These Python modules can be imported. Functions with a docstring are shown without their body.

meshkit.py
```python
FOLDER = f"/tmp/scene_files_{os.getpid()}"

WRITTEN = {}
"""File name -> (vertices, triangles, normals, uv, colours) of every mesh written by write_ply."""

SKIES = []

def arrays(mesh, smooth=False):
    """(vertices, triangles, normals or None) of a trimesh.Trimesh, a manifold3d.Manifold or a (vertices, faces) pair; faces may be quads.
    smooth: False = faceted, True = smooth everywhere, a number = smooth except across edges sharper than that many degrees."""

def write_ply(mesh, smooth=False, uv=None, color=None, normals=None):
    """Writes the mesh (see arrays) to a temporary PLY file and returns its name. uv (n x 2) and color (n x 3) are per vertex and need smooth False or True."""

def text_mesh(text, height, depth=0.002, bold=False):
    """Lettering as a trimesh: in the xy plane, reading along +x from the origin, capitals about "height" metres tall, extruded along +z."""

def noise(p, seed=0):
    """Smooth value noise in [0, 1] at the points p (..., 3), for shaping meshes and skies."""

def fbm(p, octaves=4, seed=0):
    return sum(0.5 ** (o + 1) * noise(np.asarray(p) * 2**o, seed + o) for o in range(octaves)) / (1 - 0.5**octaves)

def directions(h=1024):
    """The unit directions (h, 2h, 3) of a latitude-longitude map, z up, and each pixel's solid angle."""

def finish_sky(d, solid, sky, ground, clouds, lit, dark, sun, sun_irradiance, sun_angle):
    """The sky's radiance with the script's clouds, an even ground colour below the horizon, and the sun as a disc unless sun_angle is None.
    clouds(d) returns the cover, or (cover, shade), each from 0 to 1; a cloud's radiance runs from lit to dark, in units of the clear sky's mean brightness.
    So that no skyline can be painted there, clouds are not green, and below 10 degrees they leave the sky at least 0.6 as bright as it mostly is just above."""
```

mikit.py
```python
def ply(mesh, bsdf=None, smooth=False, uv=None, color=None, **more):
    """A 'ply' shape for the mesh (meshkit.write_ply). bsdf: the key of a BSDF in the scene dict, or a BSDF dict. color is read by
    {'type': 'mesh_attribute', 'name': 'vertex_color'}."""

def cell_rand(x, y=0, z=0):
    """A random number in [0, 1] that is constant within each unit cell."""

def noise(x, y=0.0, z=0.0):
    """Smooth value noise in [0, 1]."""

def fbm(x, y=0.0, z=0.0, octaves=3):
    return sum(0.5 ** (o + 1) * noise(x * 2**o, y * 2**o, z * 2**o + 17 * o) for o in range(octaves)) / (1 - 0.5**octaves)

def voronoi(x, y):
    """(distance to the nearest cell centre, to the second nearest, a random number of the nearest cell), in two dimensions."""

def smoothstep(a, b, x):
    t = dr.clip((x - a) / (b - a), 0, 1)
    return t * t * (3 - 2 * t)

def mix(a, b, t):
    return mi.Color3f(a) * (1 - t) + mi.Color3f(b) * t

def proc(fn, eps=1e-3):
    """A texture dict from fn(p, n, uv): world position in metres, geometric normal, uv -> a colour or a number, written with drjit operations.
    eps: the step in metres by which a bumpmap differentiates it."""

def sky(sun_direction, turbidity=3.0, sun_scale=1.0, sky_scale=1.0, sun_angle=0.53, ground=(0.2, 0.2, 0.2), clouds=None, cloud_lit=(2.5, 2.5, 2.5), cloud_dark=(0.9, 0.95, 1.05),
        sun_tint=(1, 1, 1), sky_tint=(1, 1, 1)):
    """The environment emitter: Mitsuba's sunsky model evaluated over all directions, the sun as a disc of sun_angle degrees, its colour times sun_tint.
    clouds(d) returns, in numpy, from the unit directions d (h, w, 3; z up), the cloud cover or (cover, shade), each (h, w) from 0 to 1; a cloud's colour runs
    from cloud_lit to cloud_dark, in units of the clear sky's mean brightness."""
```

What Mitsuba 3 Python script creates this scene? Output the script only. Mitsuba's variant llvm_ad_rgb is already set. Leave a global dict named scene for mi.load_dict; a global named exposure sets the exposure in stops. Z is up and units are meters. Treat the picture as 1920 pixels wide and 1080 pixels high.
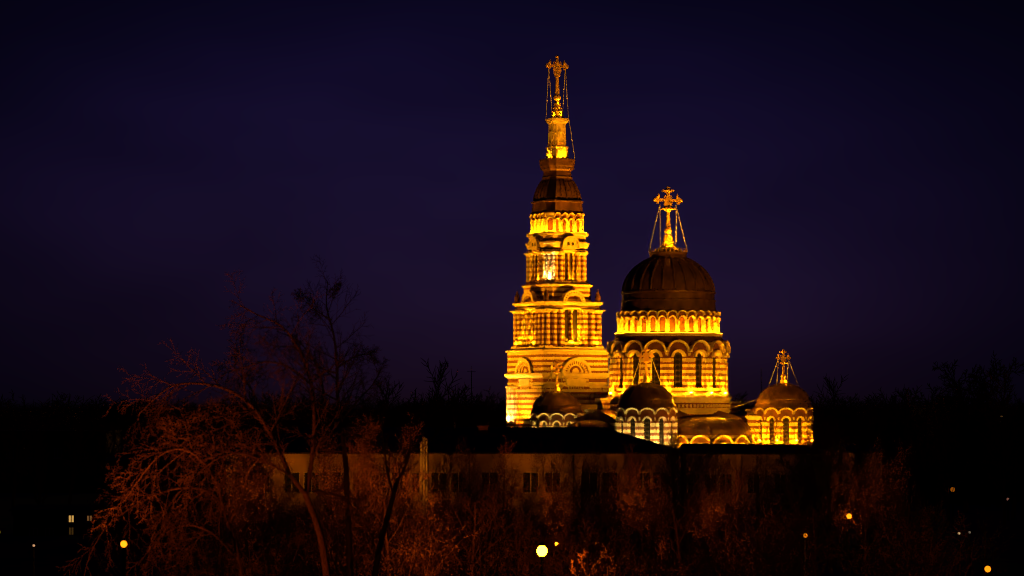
import math
import numpy as np
import trimesh
import drjit as dr
import mitsuba as mi
import mikit
import meshkit
from shapely.geometry import Polygon, box as sbox, Point
from shapely import union_all, affinity

T = mi.ScalarTransform4f
scene, labels = {}, {}

# ------------------------------------------------------------------ camera, sky, exposure
EYE, FPX, HOR = 12.0, 4500.0, 760.0
PITCH = math.atan((HOR - 540) / FPX)
scene['camera'] = {
    'type': 'thinlens', 'fov': math.degrees(2 * math.atan(960 / FPX)), 'fov_axis': 'x',
    'aperture_radius': 0.018, 'focus_distance': 500.0, 'near_clip': 1.0, 'far_clip': 6000.0,
    'to_world': T().look_at(origin=[0, 0, EYE], target=[0, math.cos(PITCH), EYE + math.sin(PITCH)], up=[0, 0, 1])}


def night_clouds(d):
    """Thin dark overcast, open only above the town, whose glow it lets through."""
    az = np.degrees(np.arctan2(d[..., 0], d[..., 1]))
    el = np.degrees(np.arcsin(np.clip(d[..., 2], -1, 1)))
    g1 = 0.9 * np.exp(-0.5 * ((az + 1.4) / 7.2) ** 2 - 0.5 * ((el - 4.4) / 3.1) ** 2)
    g2 = 0.95 * np.exp(-0.5 * ((az - 2.0) / 4.6) ** 2 - 0.5 * ((el - 1.6) / 2.6) ** 2)
    g = g1 + g2 * (1 - g1)
    n = meshkit.fbm(np.stack([az * 0.16, el * 0.42, az * 0], -1), 4, 3) - 0.5
    return np.clip(1.0 - g * (0.95 + 0.9 * n), 0, 1)


scene['sky'] = {**mikit.sky((0.3, -1.0, 0.035), turbidity=3, sun_scale=0.0, sky_scale=2.0 ** -7, sky_tint=(0.190, 0.134, 1.62),
                            ground=(0.03, 0.03, 0.03), clouds=night_clouds, cloud_lit=(0.085, 0.06, 0.34), cloud_dark=(0.085, 0.06, 0.34)),
                'sampling_weight': 4.0}
exposure = 7.0                             # a long night exposure
DIM = 2.0 ** -exposure
SOD = np.array([1.0, 0.330, 0.0025])
OLD = np.array([1.0, 0.24, 0.005])         # old deep orange street lamps        # sodium lamps
HAL = np.array([1.0, 0.66, 0.16])         # whiter metal halide lamps


def spot(key, o, t, watts, col, cut, beam, weight=2.0):
    scene[key] = {'type': 'spot', 'to_world': T().look_at(origin=list(map(float, o)), target=list(map(float, t)), up=[0, 0, 1]),
                  'intensity': {'type': 'rgb', 'value': [float(x) for x in watts * DIM * col]}, 'cutoff_angle': cut, 'beam_width': beam, 'sampling_weight': weight}


# ------------------------------------------------------------------ helpers
def tz(y):
    """Tangent of the elevation of picture row y."""
    return math.tan(PITCH + math.atan((540 - y) / FPX))


def pt(x, y, Y):
    return np.array([(x - 960) / FPX * Y, Y, EYE + tz(y) * Y])


def Tr(x, y, z=0.0):
    m = np.eye(4)
    m[:3, 3] = x, y, z
    return m


def Rz(a):
    m = np.eye(4)
    c, s = math.cos(a), math.sin(a)
    m[0, 0], m[0, 1], m[1, 0], m[1, 1] = c, -s, s, c
    return m


def Sc(s):
    return np.diag([s, s, s, 1.0])


def uniq(key):
    if key not in scene and key not in labels:
        return key
    i = 1
    while f'{key}_{i:03d}' in scene or f'{key}_{i:03d}' in labels:
        i += 1
    return f'{key}_{i:03d}'


def cat(ms):
    vs, fs, n = [], [], 0
    for v, f in ms:
        vs.append(np.asarray(v, float))
        fs.append(np.asarray(f, int) + n)
        n += len(v)
    return np.vstack(vs), np.vstack(fs)


def xf(m, M):
    v, f = m
    return np.asarray(v) @ M[:3, :3].T + M[:3, 3], f


def add(key, mesh, mat, M=None, smooth=False, kind=None, **kw):
    key = uniq(key)
    if isinstance(mesh, list):
        mesh = cat(mesh)
    if M is not None:
        mesh = xf(mesh, M)
    scene[key] = mikit.ply(mesh, mat, smooth=smooth, **kw)
    if kind:
        labels.setdefault(key, {})['kind'] = kind
    return key


def thing(name, label, cat_, group=None):
    key = uniq(name)
    labels[key] = {'label': label, 'category': cat_}
    if group:
        labels[key]['group'] = group
    return key


BOXF = np.array([[0, 2, 3], [0, 3, 1], [4, 5, 7], [4, 7, 6], [0, 1, 5], [0, 5, 4], [2, 6, 7], [2, 7, 3], [0, 4, 6], [0, 6, 2], [1, 3, 7], [1, 7, 5]])


def box(x0, x1, y0, y1, z0, z1):
    return np.array([[x, y, z] for z in (z0, z1) for y in (y0, y1) for x in (x0, x1)], float), BOXF


def prism(poly, yf, depth):
    """The polygon (x, z) as a slab whose front lies at y = yf and whose back at yf + depth; the front faces -y."""
    out = []
    for g in getattr(poly, 'geoms', [poly]):
        if g.is_empty or g.area < 1e-6:
            continue
        m = trimesh.creation.extrude_polygon(g, depth, engine='earcut')
        v = np.array(m.vertices)
        out.append((np.stack([v[:, 0], -v[:, 2] + yf + depth, v[:, 1]], 1), np.array(m.faces)))
    return cat(out)


def loft(rings, cap=True):
    """Closed rings (n points each, counter-clockwise from above) joined from bottom to top."""
    rings = [np.asarray(r, float) for r in rings]
    n = len(rings[0])
    v = np.vstack(rings)
    f, i = [], np.arange(n)
    j = (i + 1) % n
    for k in range(len(rings) - 1):
        a, b = k * n, (k + 1) * n
        f += [np.stack([a + i, a + j, b + j], 1), np.stack([a + i, b + j, b + i], 1)]
    if cap:
        v = np.vstack([v, rings[0].mean(0), rings[-1].mean(0)])
        c0, c1, t = len(v) - 2, len(v) - 1, (len(rings) - 1) * n
        f += [np.stack([j, i, i * 0 + c0], 1), np.stack([t + i, t + j, i * 0 + c1], 1)]
    return v, np.vstack(f)


def octo(s, c, z):
    c = max(c, 0.02)
    p = [(-s + c, -s), (s - c, -s), (s, -s + c), (s, s - c), (s - c, s), (-s + c, s), (-s, s - c), (-s, -s + c)]
    return [(x, y, z) for x, y in p]


def oloft(prof):
    """prof: (z, s, c) of square rings with cut corners."""
    return loft([octo(s, c, z) for z, s, c in prof])


def ngon(r, z, n, ph=0.0):
    a = ph + np.arange(n) * 2 * math.pi / n
    return np.stack([r * np.cos(a), r * np.sin(a), np.full(n, z)], 1)


def lathe(prof, n=24, ph=0.0):
    return loft([ngon(max(r, 0.003), z, n, ph) for r, z in prof])


def ball(c, r, sub=2):
    m = trimesh.creation.icosphere(subdivisions=sub, radius=r)
    return np.array(m.vertices) + c, np.array(m.faces)


def tubes(paths, radii, sides=6):
    """paths (N, P, 3), radii (N, P): tapered tubes in one mesh."""
    paths, radii = np.asarray(paths, float), np.asarray(radii, float)
    N, P = radii.shape
    t = np.gradient(paths, axis=1)
    t /= np.linalg.norm(t, axis=2, keepdims=True) + 1e-9
    ref = np.where(np.abs(t[:, :1, 2:3]) > 0.8, [[[1.0, 0, 0]]], [[[0, 0, 1.0]]])
    a = np.cross(t, ref)
    a /= np.linalg.norm(a, axis=2, keepdims=True) + 1e-9
    b = np.cross(t, a)
    ang = np.arange(sides) * 2 * math.pi / sides
    v = paths[:, :, None] + radii[:, :, None, None] * (np.cos(ang)[None, None, :, None] * a[:, :, None] + np.sin(ang)[None, None, :, None] * b[:, :, None])
    idx = np.arange(N * P * sides).reshape(N, P, sides)
    i0, i1 = idx[:, :-1], idx[:, 1:]
    j0, j1 = np.roll(i0, -1, 2), np.roll(i1, -1, 2)
    f = np.concatenate([np.stack([i0, j0, j1], -1).reshape(-1, 3), np.stack([i0, j1, i1], -1).reshape(-1, 3)])
    return v.reshape(-1, 3), f


def rod(a, b, r, sides=6):
    return tubes([[a, b]], [[r, r]], sides)


def half(a, b, cx, zc, n=20):
    t = np.linspace(0, math.pi, n)
    return [(cx + a * math.cos(x), zc + b * math.sin(x)) for x in t]


def archway(hw, z0, zc, cx=0.0, n=16, rise=None):
    return Polygon([(cx - hw, z0), (cx + hw, z0)] + half(hw, rise or hw, cx, zc, n))


def arch_ring(ro, ri, zc, cx=0.0, bo=None, bi=None, n=22):
    return Polygon(half(ro, bo or ro, cx, zc, n) + half(ri, bi or ri, cx, zc, n)[::-1])


def flare(ro, bo, ri, bi, zc, y, p_in, p_out, back, n=22):
    """Arched moulding that leans outwards: from the inner ellipse (ri, bi) p_in proud of y to the outer one (ro, bo) p_out proud."""
    t = np.linspace(0, math.pi, n)
    c, s = np.cos(t), np.sin(t)
    lip = (ro - ri) * .28
    rows = [(ri, bi, y - p_in), (ro - lip, bo - lip, y - p_out), (ro, bo, y - p_out), (ro, bo, y + back), (ri, bi, y + back)]
    v = np.stack([np.stack([a * c, np.full(n, yy), zc + b * s], 1) for a, b, yy in rows], 1)
    k_ = len(rows)
    idx = np.arange(n * k_).reshape(n, k_)
    nx = np.roll(idx, -1, 1)
    a0, a1, b0, b1 = idx[:-1], idx[1:], nx[:-1], nx[1:]
    f = np.concatenate([np.stack([a0, b1, b0], -1).reshape(-1, 3), np.stack([a0, a1, b1], -1).reshape(-1, 3)])
    caps = [[0, i, i + 1] for i in range(1, k_ - 1)] + [[(n - 1) * k_, (n - 1) * k_ + i + 1, (n - 1) * k_ + i] for i in range(1, k_ - 1)]
    return v.reshape(-1, 3), np.vstack([f, caps])


ORD = ['first', 'second', 'third', 'fourth', 'fifth', 'sixth', 'seventh', 'eighth', 'ninth', 'tenth', 'eleventh', 'twelfth', 'thirteenth',
       'fourteenth', 'fifteenth', 'sixteenth', 'seventeenth', 'eighteenth', 'nineteenth', 'twentieth', 'twenty-first', 'twenty-second', 'twenty-third', 'twenty-fourth', 'twenty-fifth', 'twenty-sixth', 'twenty-seventh', 'twenty-eighth', 'twenty-ninth', 'thirtieth', 'thirty-first', 'thirty-second', 'thirty-third', 'thirty-fourth', 'thirty-fifth', 'thirty-sixth']

# ------------------------------------------------------------------ materials
n_, f_, ss = mikit.noise, mikit.fbm, mikit.smoothstep


def rgbmat(c, rough=0.8, metallic=0.0, spec=0.3):
    return {'type': 'twosided', 'b': {'type': 'principled', 'base_color': {'type': 'rgb', 'value': list(c)}, 'roughness': rough, 'metallic': metallic, 'specular': spec}}


def procmat(fn, rough=0.85, metallic=0.0, spec=0.2):
    return {'type': 'twosided', 'b': {'type': 'principled', 'base_color': mikit.proc(fn), 'roughness': rough, 'metallic': metallic, 'specular': spec}}


BAND, BAND0 = 1.1915, 31.37               # pitch of the brick courses and the height of one brick band's middle


def banded(p, n, uv):
    u = p.z - BAND0 + 0.05 * (n_(p.x * 0.7, p.y * 0.7, p.z * 0.7) - 0.5)
    t = dr.abs(u / BAND - dr.round(u / BAND)) * 2.0          # 0 mid brick band, 1 mid stone band
    k = ss(0.42, 0.54, t)
    h = p.x * 0.8 + p.y * 0.6
    blk = mikit.cell_rand(h / 0.9 + dr.floor(p.z / 0.6) * 0.5, dr.floor(p.z / 0.6))
    w = 0.72 + 0.42 * f_(p.x * 0.9, p.y * 0.9, p.z * 0.35, 4) + 0.16 * (blk - 0.5)
    return mikit.mix([0.215, 0.086, 0.040], [0.66, 0.52, 0.35], k) * w


def stone(p, n, uv):
    return mi.Color3f(0.66, 0.53, 0.36) * (0.74 + 0.42 * f_(p.x * 1.1, p.y * 1.1, p.z * 0.6, 4))


def brick(p, n, uv):
    return mi.Color3f(0.20, 0.080, 0.038) * (0.65 + 0.7 * f_(p.x * 1.5, p.y * 1.5, p.z * 2.0, 4))


def sheet(p, n, uv):
    return mi.Color3f(0.150, 0.072, 0.048) * (0.3 + 1.4 * f_(p.x * 0.9, p.y * 0.9, p.z * 0.35, 4))


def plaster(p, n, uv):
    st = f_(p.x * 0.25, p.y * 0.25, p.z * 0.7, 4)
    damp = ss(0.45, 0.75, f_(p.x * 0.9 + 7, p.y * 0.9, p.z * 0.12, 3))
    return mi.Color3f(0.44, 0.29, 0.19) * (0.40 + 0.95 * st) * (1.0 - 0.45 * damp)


def barkc(p, n, uv):
    return mi.Color3f(0.180, 0.064, 0.036) * (0.55 + 0.9 * f_(p.x * 6, p.y * 6, p.z * 2.5, 3))


def soil(p, n, uv):
    return mi.Color3f(0.06, 0.048, 0.034) * (0.5 + 1.0 * f_(p.x * 0.6, p.y * 0.6, 0.0, 4))


scene['banded'] = procmat(banded)
scene['stone'] = procmat(stone)
scene['brick'] = procmat(brick)
scene['sheet'] = procmat(sheet, 0.42, 0.35, 0.4)
scene['plaster'] = procmat(plaster, 0.9)
scene['dull_pane'] = rgbmat((0.012, 0.010, 0.010), 0.6, 0.0, 0.1)
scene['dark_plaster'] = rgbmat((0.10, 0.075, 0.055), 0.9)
scene['bark'] = procmat(barkc, 0.9)
scene['soil'] = procmat(soil, 0.95)
scene['gold'] = rgbmat((0.95, 0.62, 0.20), 0.42, 0.6)
scene['steel'] = rgbmat((0.55, 0.50, 0.42), 0.5, 0.4)
scene['iron'] = rgbmat((0.05, 0.048, 0.046), 0.6, 0.5)
scene['frame'] = rgbmat((0.42, 0.34, 0.25), 0.6)
scene['lattice'] = rgbmat((0.05, 0.034, 0.024), 0.6)
scene['pane'] = rgbmat((0.012, 0.011, 0.012), 0.08, 0.0, 0.3)
scene['tar'] = rgbmat((0.030, 0.026, 0.024), 0.85)
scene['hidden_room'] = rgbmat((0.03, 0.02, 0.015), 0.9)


def glow(L):
    return {'type': 'area', 'radiance': {'type': 'rgb', 'value': [float(x) * DIM for x in L]}}


LAMPMAT = {'type': 'diffuse', 'reflectance': {'type': 'rgb', 'value': [0.3, 0.3, 0.3]}}


def lens(key, mesh, L, weight=1.0, M=None):
    key = add(key, mesh, None, M)
    scene[key]['bsdf'] = LAMPMAT
    scene[key]['emitter'] = {**glow(L), 'sampling_weight': float(weight)}
    return key


def aim(d):
    """Rotation that takes +z to d."""
    d = np.asarray(d, float) / np.linalg.norm(d)
    x = np.cross([0, 1, 0] if abs(d[1]) < 0.9 else [1, 0, 0], d)
    x /= np.linalg.norm(x)
    m = np.eye(4)
    m[:3, 0], m[:3, 1], m[:3, 2] = x, np.cross(d, x), d
    return m


FL_GROUP = {}


def floodlight(p, d, L, label, col=SOD, size=0.5, weight=1.0, group='floodlights of the cathedral', bulb=0.0):
    """A flood lamp standing at p, its glass facing d."""
    k = thing('floodlight', label, 'floodlight', group)
    M = Tr(*p) @ aim(d)
    a, b = size / 2, size * 0.36
    add(k + '__housing', oct_house(a, b), 'iron', M)
    lens(k + '__lens', ball((0, 0, bulb * .45), bulb, 2) if bulb else box(-a * 0.86, a * 0.86, -b * 0.82, b * 0.82, 0.0, 0.02), L * col, weight, M)
    foot = np.asarray(p) - np.array([0, 0, size * 0.55])
    add(k + '__bracket', [box(-0.05, 0.05, -0.05, 0.05, 0, size * 0.4), box(-a * 0.8, a * 0.8, -0.08, 0.08, -0.04, 0.0)], 'iron', Tr(*foot))
    return k


def oct_house(a, b):
    m = [loft([[(-a * .5, -b * .5, -.30 * a * 2), (a * .5, -b * .5, -.30 * a * 2), (a * .5, b * .5, -.30 * a * 2), (-a * .5, b * .5, -.30 * a * 2)],
               [(-a, -b, -.06), (a, -b, -.06), (a, b, -.06), (-a, b, -.06)], [(-a, -b, -.004), (a, -b, -.004), (a, b, -.004), (-a, b, -.004)]])]
    for s in (-1, 1):
        m.append(box(-a - .03, a + .03, s * b - .02, s * b + .02, -.05, .05))
    return cat(m)


# ------------------------------------------------------------------ ground
add('ground', loft([[(-2500, -60, 0), (2500, -60, 0), (2500, 5000, 0), (-2500, 5000, 0)], [(-2500, -60, 0.02), (2500, -60, 0.02), (2500, 5000, 0.02), (-2500, 5000, 0.02)]]), 'soil')
labels['ground'] = {'label': 'dark ground under the trees and houses of the town', 'kind': 'structure'}

# ------------------------------------------------------------------ cathedral: frames
TH = math.radians(28.4)
CX, CY = 32.6, 500.0
KD = CY / FPX                              # metres per picture pixel at the dome
LT = 48.5
TX, TY = 33.33 - math.sin(TH) * LT, CY + math.cos(TH) * LT
KT = TY / FPX
MC = Tr(CX, CY) @ Rz(TH)                   # church: local -y points to the apse
MT = Tr(TX, TY) @ Rz(TH)                   # bell tower: same axes
DV = math.radians(-3.8)


def zT(y):
    return EYE + tz(y) * TY


def zD(y, near=12.0):
    return EYE + tz(y) * (CY - near)


# ------------------------------------------------------------------ a bay of an arcade
def bay(pref, M, y, w, z0, zs, rise, t, ring=None, proud=0.3, win=None, hood=None, imp=None, col=None, wall='banded', lattice=None, frame='lattice', spandrel=True, back=None):
    """One arched bay, front plane at local y (negative), width w. win = (half width, sill z, springing z); hood = outer radius of the moulding round it;
    imp = (z, z) of the impost band; col = (radius, offset from the bay's edge)."""
    a = w / 2
    top = half(a, rise, 0, zs, 22)
    panel = Polygon([(-a, z0), (a, z0)] + top)
    hole = None
    if win:
        hole = archway(win[0], win[1], win[2])
        panel = panel.difference(hole)
    add(pref + '__bay_wall', prism(panel, y, t), wall, M)
    if ring:
        add(pref + '__arch_moulding', flare(a - .004, rise, a - ring, rise - ring, zs, y, proud * .25, proud, t * .5), 'stone', M, smooth=30)
        add(pref + '__arch_fillet', prism(arch_ring(a - ring * 1.12, a - ring * 1.45, zs, 0, rise - ring * 1.12, rise - ring * 1.45), y - proud * .45, proud * .45), 'stone', M)
    if spandrel and ring:
        zi = imp[1] if imp else zs
        sp = Polygon([(-a + ring * .2, zi), (a - ring * .2, zi)] + half(a - ring * 1.5, rise - ring * 1.5, 0, zs, 22))
        if hood:
            sp = sp.difference(Point(0, win[2]).buffer(hood)).difference(archway(hood, zi - 1, win[2]))
        elif hole is not None:
            sp = sp.difference(hole)
        add(pref + '__spandrel', prism(sp, y - .05, .05), 'brick', M)
    if hood:
        add(pref + '__window_arch', prism(arch_ring(hood, win[0] + .05, win[2]), y - proud * .8, proud * .8), 'stone', M)
        add(pref + '__arch_roll', tubes([[(hood * .97 * math.cos(q), y - proud * .8, win[2] + hood * .97 * math.sin(q)) for q in np.linspace(0, math.pi, 16)]], [[hood * .09] * 16], 6), 'stone', M)
    if imp:
        lo = (hood if hood else (win[0] + .05 if win else 0.0))
        for s in (-1, 1):
            x0, x1 = sorted((s * lo, s * (a - .003)))
            add(pref + '__capital', [box(x0, x1, y - .30, y - .003, imp[0], imp[1] - (imp[1] - imp[0]) * .3), box(x0 - (.05 if s > 0 else 0), x1 + (0.05 if s < 0 else 0), y - .42, y - .002, imp[1] - (imp[1] - imp[0]) * .3, imp[1])], 'stone', M)
    if col:
        zt_ = imp[0] if imp else zs - .1
        for s in (-1, 1):
            cx = s * (a - col[1])
            r = col[0]
            h = zt_ - z0
            add(pref + '__column', lathe([(r * 1.35, z0), (r * 1.35, z0 + h * .05), (r, z0 + h * .08), (r * .97, z0 + h * .5), (r * .88, zt_ - h * .08), (r * 1.25, zt_ - .02), (r * 1.25, zt_)], 10), wall, M @ Tr(cx, y - r * .55), smooth=40)
    if win:
        yy = y + t * (.75 if lattice else .45)
        if back is None:
            add(pref + '__window_pane', prism(archway(win[0] * .98, win[1] + .02, win[2]), yy + .12, .05), 'pane', M)
        if lattice:
            fr = archway(win[0], win[1], win[2])
            z = win[2] + win[0] * .1
            cuts = []
            while z > win[1] + lattice[0]:
                cuts.append(Point(0, z).buffer(lattice[0], 8))
                if len(lattice) > 2:
                    for s in (-1, 1):
                        cuts.append(sbox(s * win[0] * .72 - win[0] * .17, z - lattice[1] * .42, s * win[0] * .72 + win[0] * .17, z + lattice[1] * .42).intersection(archway(win[0] * .92, win[1], win[2])))
                z -= lattice[1]
            add(pref + '__window', prism(fr.difference(union_all(cuts)), yy, .08), frame, M)
        elif back is None:
            bars = [sbox(-.04, win[1], .04, win[2] + win[0])]
            z = win[1]
            while z < win[2]:
                bars.append(sbox(-win[0], z, win[0], z + .07))
                z += max(.75, (win[2] - win[1]) / 5)
            fr = archway(win[0], win[1], win[2])
            fr = union_all([fr.difference(affinity.scale(fr, .8, .93))] + bars).intersection(fr)
            add(pref + '__window', prism(fr, yy, .08), frame, M)


# ------------------------------------------------------------------ crosses
def cross(root, pref, M, H, arm, ya, gold='gold', fancy=True, bulb=None):
    """Gilded openwork cross in the local xz plane, H high from z = 0, arms of half length arm at height ya."""
    w = H * .036
    th = H * .022
    sh = union_all([Polygon([(-w * 1.5, 0), (w * 1.5, 0), (w, H * .42), (w * 2.6, ya - H * .12), (w * 2.4, ya), (w * 1.2, ya + H * .04), (w * .8, H * .93), (-w * .8, H * .93), (-w * 1.2, ya + H * .04), (-w * 2.4, ya), (-w * 2.6, ya - H * .12), (-w, H * .42)])])
    holes = [Point(s * w * 1.2, z).buffer(w * .62, 6) for z in np.arange(ya - H * .16, ya - w, w * 2.1) for s in (-1, 1)]
    sh = sh.difference(union_all(holes))
    add(f'{pref}__shaft', prism(sh, -th, th * 2), gold, M)
    barp = union_all([sbox(-arm, ya - w * .9, arm, ya + w * .9)] + [Point(s * arm, ya).buffer(w * 1.5, 8) for s in (-1, 1)] + [Point(s * arm * .82, ya + q * w * 1.6).buffer(w, 8) for s in (-1, 1) for q in (-1, 1)])
    barp = barp.difference(union_all([Point(x, ya).buffer(w * .4, 6) for x in np.linspace(-arm * .9, arm * .9, 9)]))
    add(f'{pref}__crossbar', prism(barp, -th * .9, th * 1.8), gold, M)
    orn = []
    for s in (-1, 1):                                        # scrolls in the corners and below the arms
        for q in (-1, 1):
            c = Point(s * w * 2.2, ya + q * w * 2.1)
            orn.append(c.buffer(w * 1.15, 8).difference(c.buffer(w * .6, 8)))
        for q in range(3):
            c = Point(s * w * (2.5 - q * .45), ya - H * .10 - q * w * 1.9)
            orn.append(c.buffer(w * .95, 8).difference(c.buffer(w * .45, 8)))
    add(f'{pref}__scrollwork', cat([prism(union_all(orn), -th * .5, th)]), gold, M, kind='stuff')
    if fancy:
        for z, r in ((H * .46, w * 4.2), (H * .90, w * 3.6)):
            pr = lathe([(w * .9, z - w * 2.2), (r * .55, z - w * 1.2), (r, z - w * .2), (r * .92, z + w * .5), (w * 1.1, z + w * 1.6)], 12)
            add(f'{pref}__rosette', [pr] + [ball((r * math.cos(q), r * math.sin(q), z), w * .8, 1) for q in np.arange(8) * math.pi / 4], gold, M, smooth=40)
    add(f'{pref}__finial', lathe([(w * .6, H * .92), (w * .9, H * .94), (w * 1.5, H * .965), (w * 1.2, H * .99), (w * .35, H * 1.005), (.01, H * 1.03)], 10), gold, M, smooth=40)
    for s in (-1, 1):
        add(f'{pref}__arm_knob', ball((s * arm * 1.04, 0, ya), w * 1.1, 1), gold, M, smooth=True)
        add(f'{pref}__finial', lathe([(w * .7, ya + w * .9), (w * 1.0, ya + w * 2.4), (w * .8, ya + w * 3.4), (.01, ya + w * 4.8)], 8), gold, M @ Tr(s * arm * .74, 0), smooth=40)


def guys(pref, M, tops, feet, r=.045):
    r *= 1.7
    for a, b in zip(tops, feet):
        add(f'{pref}__guy_wire', rod(a, b, r, 5), 'steel', M)


# ================================================================== bell tower
BT = thing('bell_tower', 'tall banded bell tower with arcaded storeys and a gilded cross on its spire', 'bell tower')
FACES = [0.0, -math.pi / 2]                # local -y (right face in the picture) and local -x (left face)
k = KT


def sq(y, s, c=0.0):
    return (zT(y), s * k, c * k)


def prof(*rows):
    return oloft(sorted((sq(*r) for r in rows), key=lambda q: q[0]))


def plate(key, M, poly, front, depth, mat, kind=None):
    """Slab given in picture pixels across the face and metres of height."""
    return add(key, prism(poly, -front * k, depth * k), mat, M, kind=kind)


def column(key, M, x, y, r, z0, z1, mat='banded', cap=True, capkey=None, n=10):
    h = z1 - z0
    add(key, lathe([(r * 1.3, z0), (r * 1.3, z0 + .25), (r, z0 + .4), (r * .96, z0 + h * .5), (r * .9, z1 - .3), (r * .9, z1)], n), mat, M @ Tr(x, y), smooth=40)
    if cap:
        add(capkey, [lathe([(r * .95, z1), (r * 1.05, z1 + .1), (r * 1.5, z1 + .55)], n), box(-r * 1.5, r * 1.5, -r * 1.5, r * 1.5, z1 + .55, z1 + .8)], 'stone', M @ Tr(x, y), smooth=40)


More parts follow.
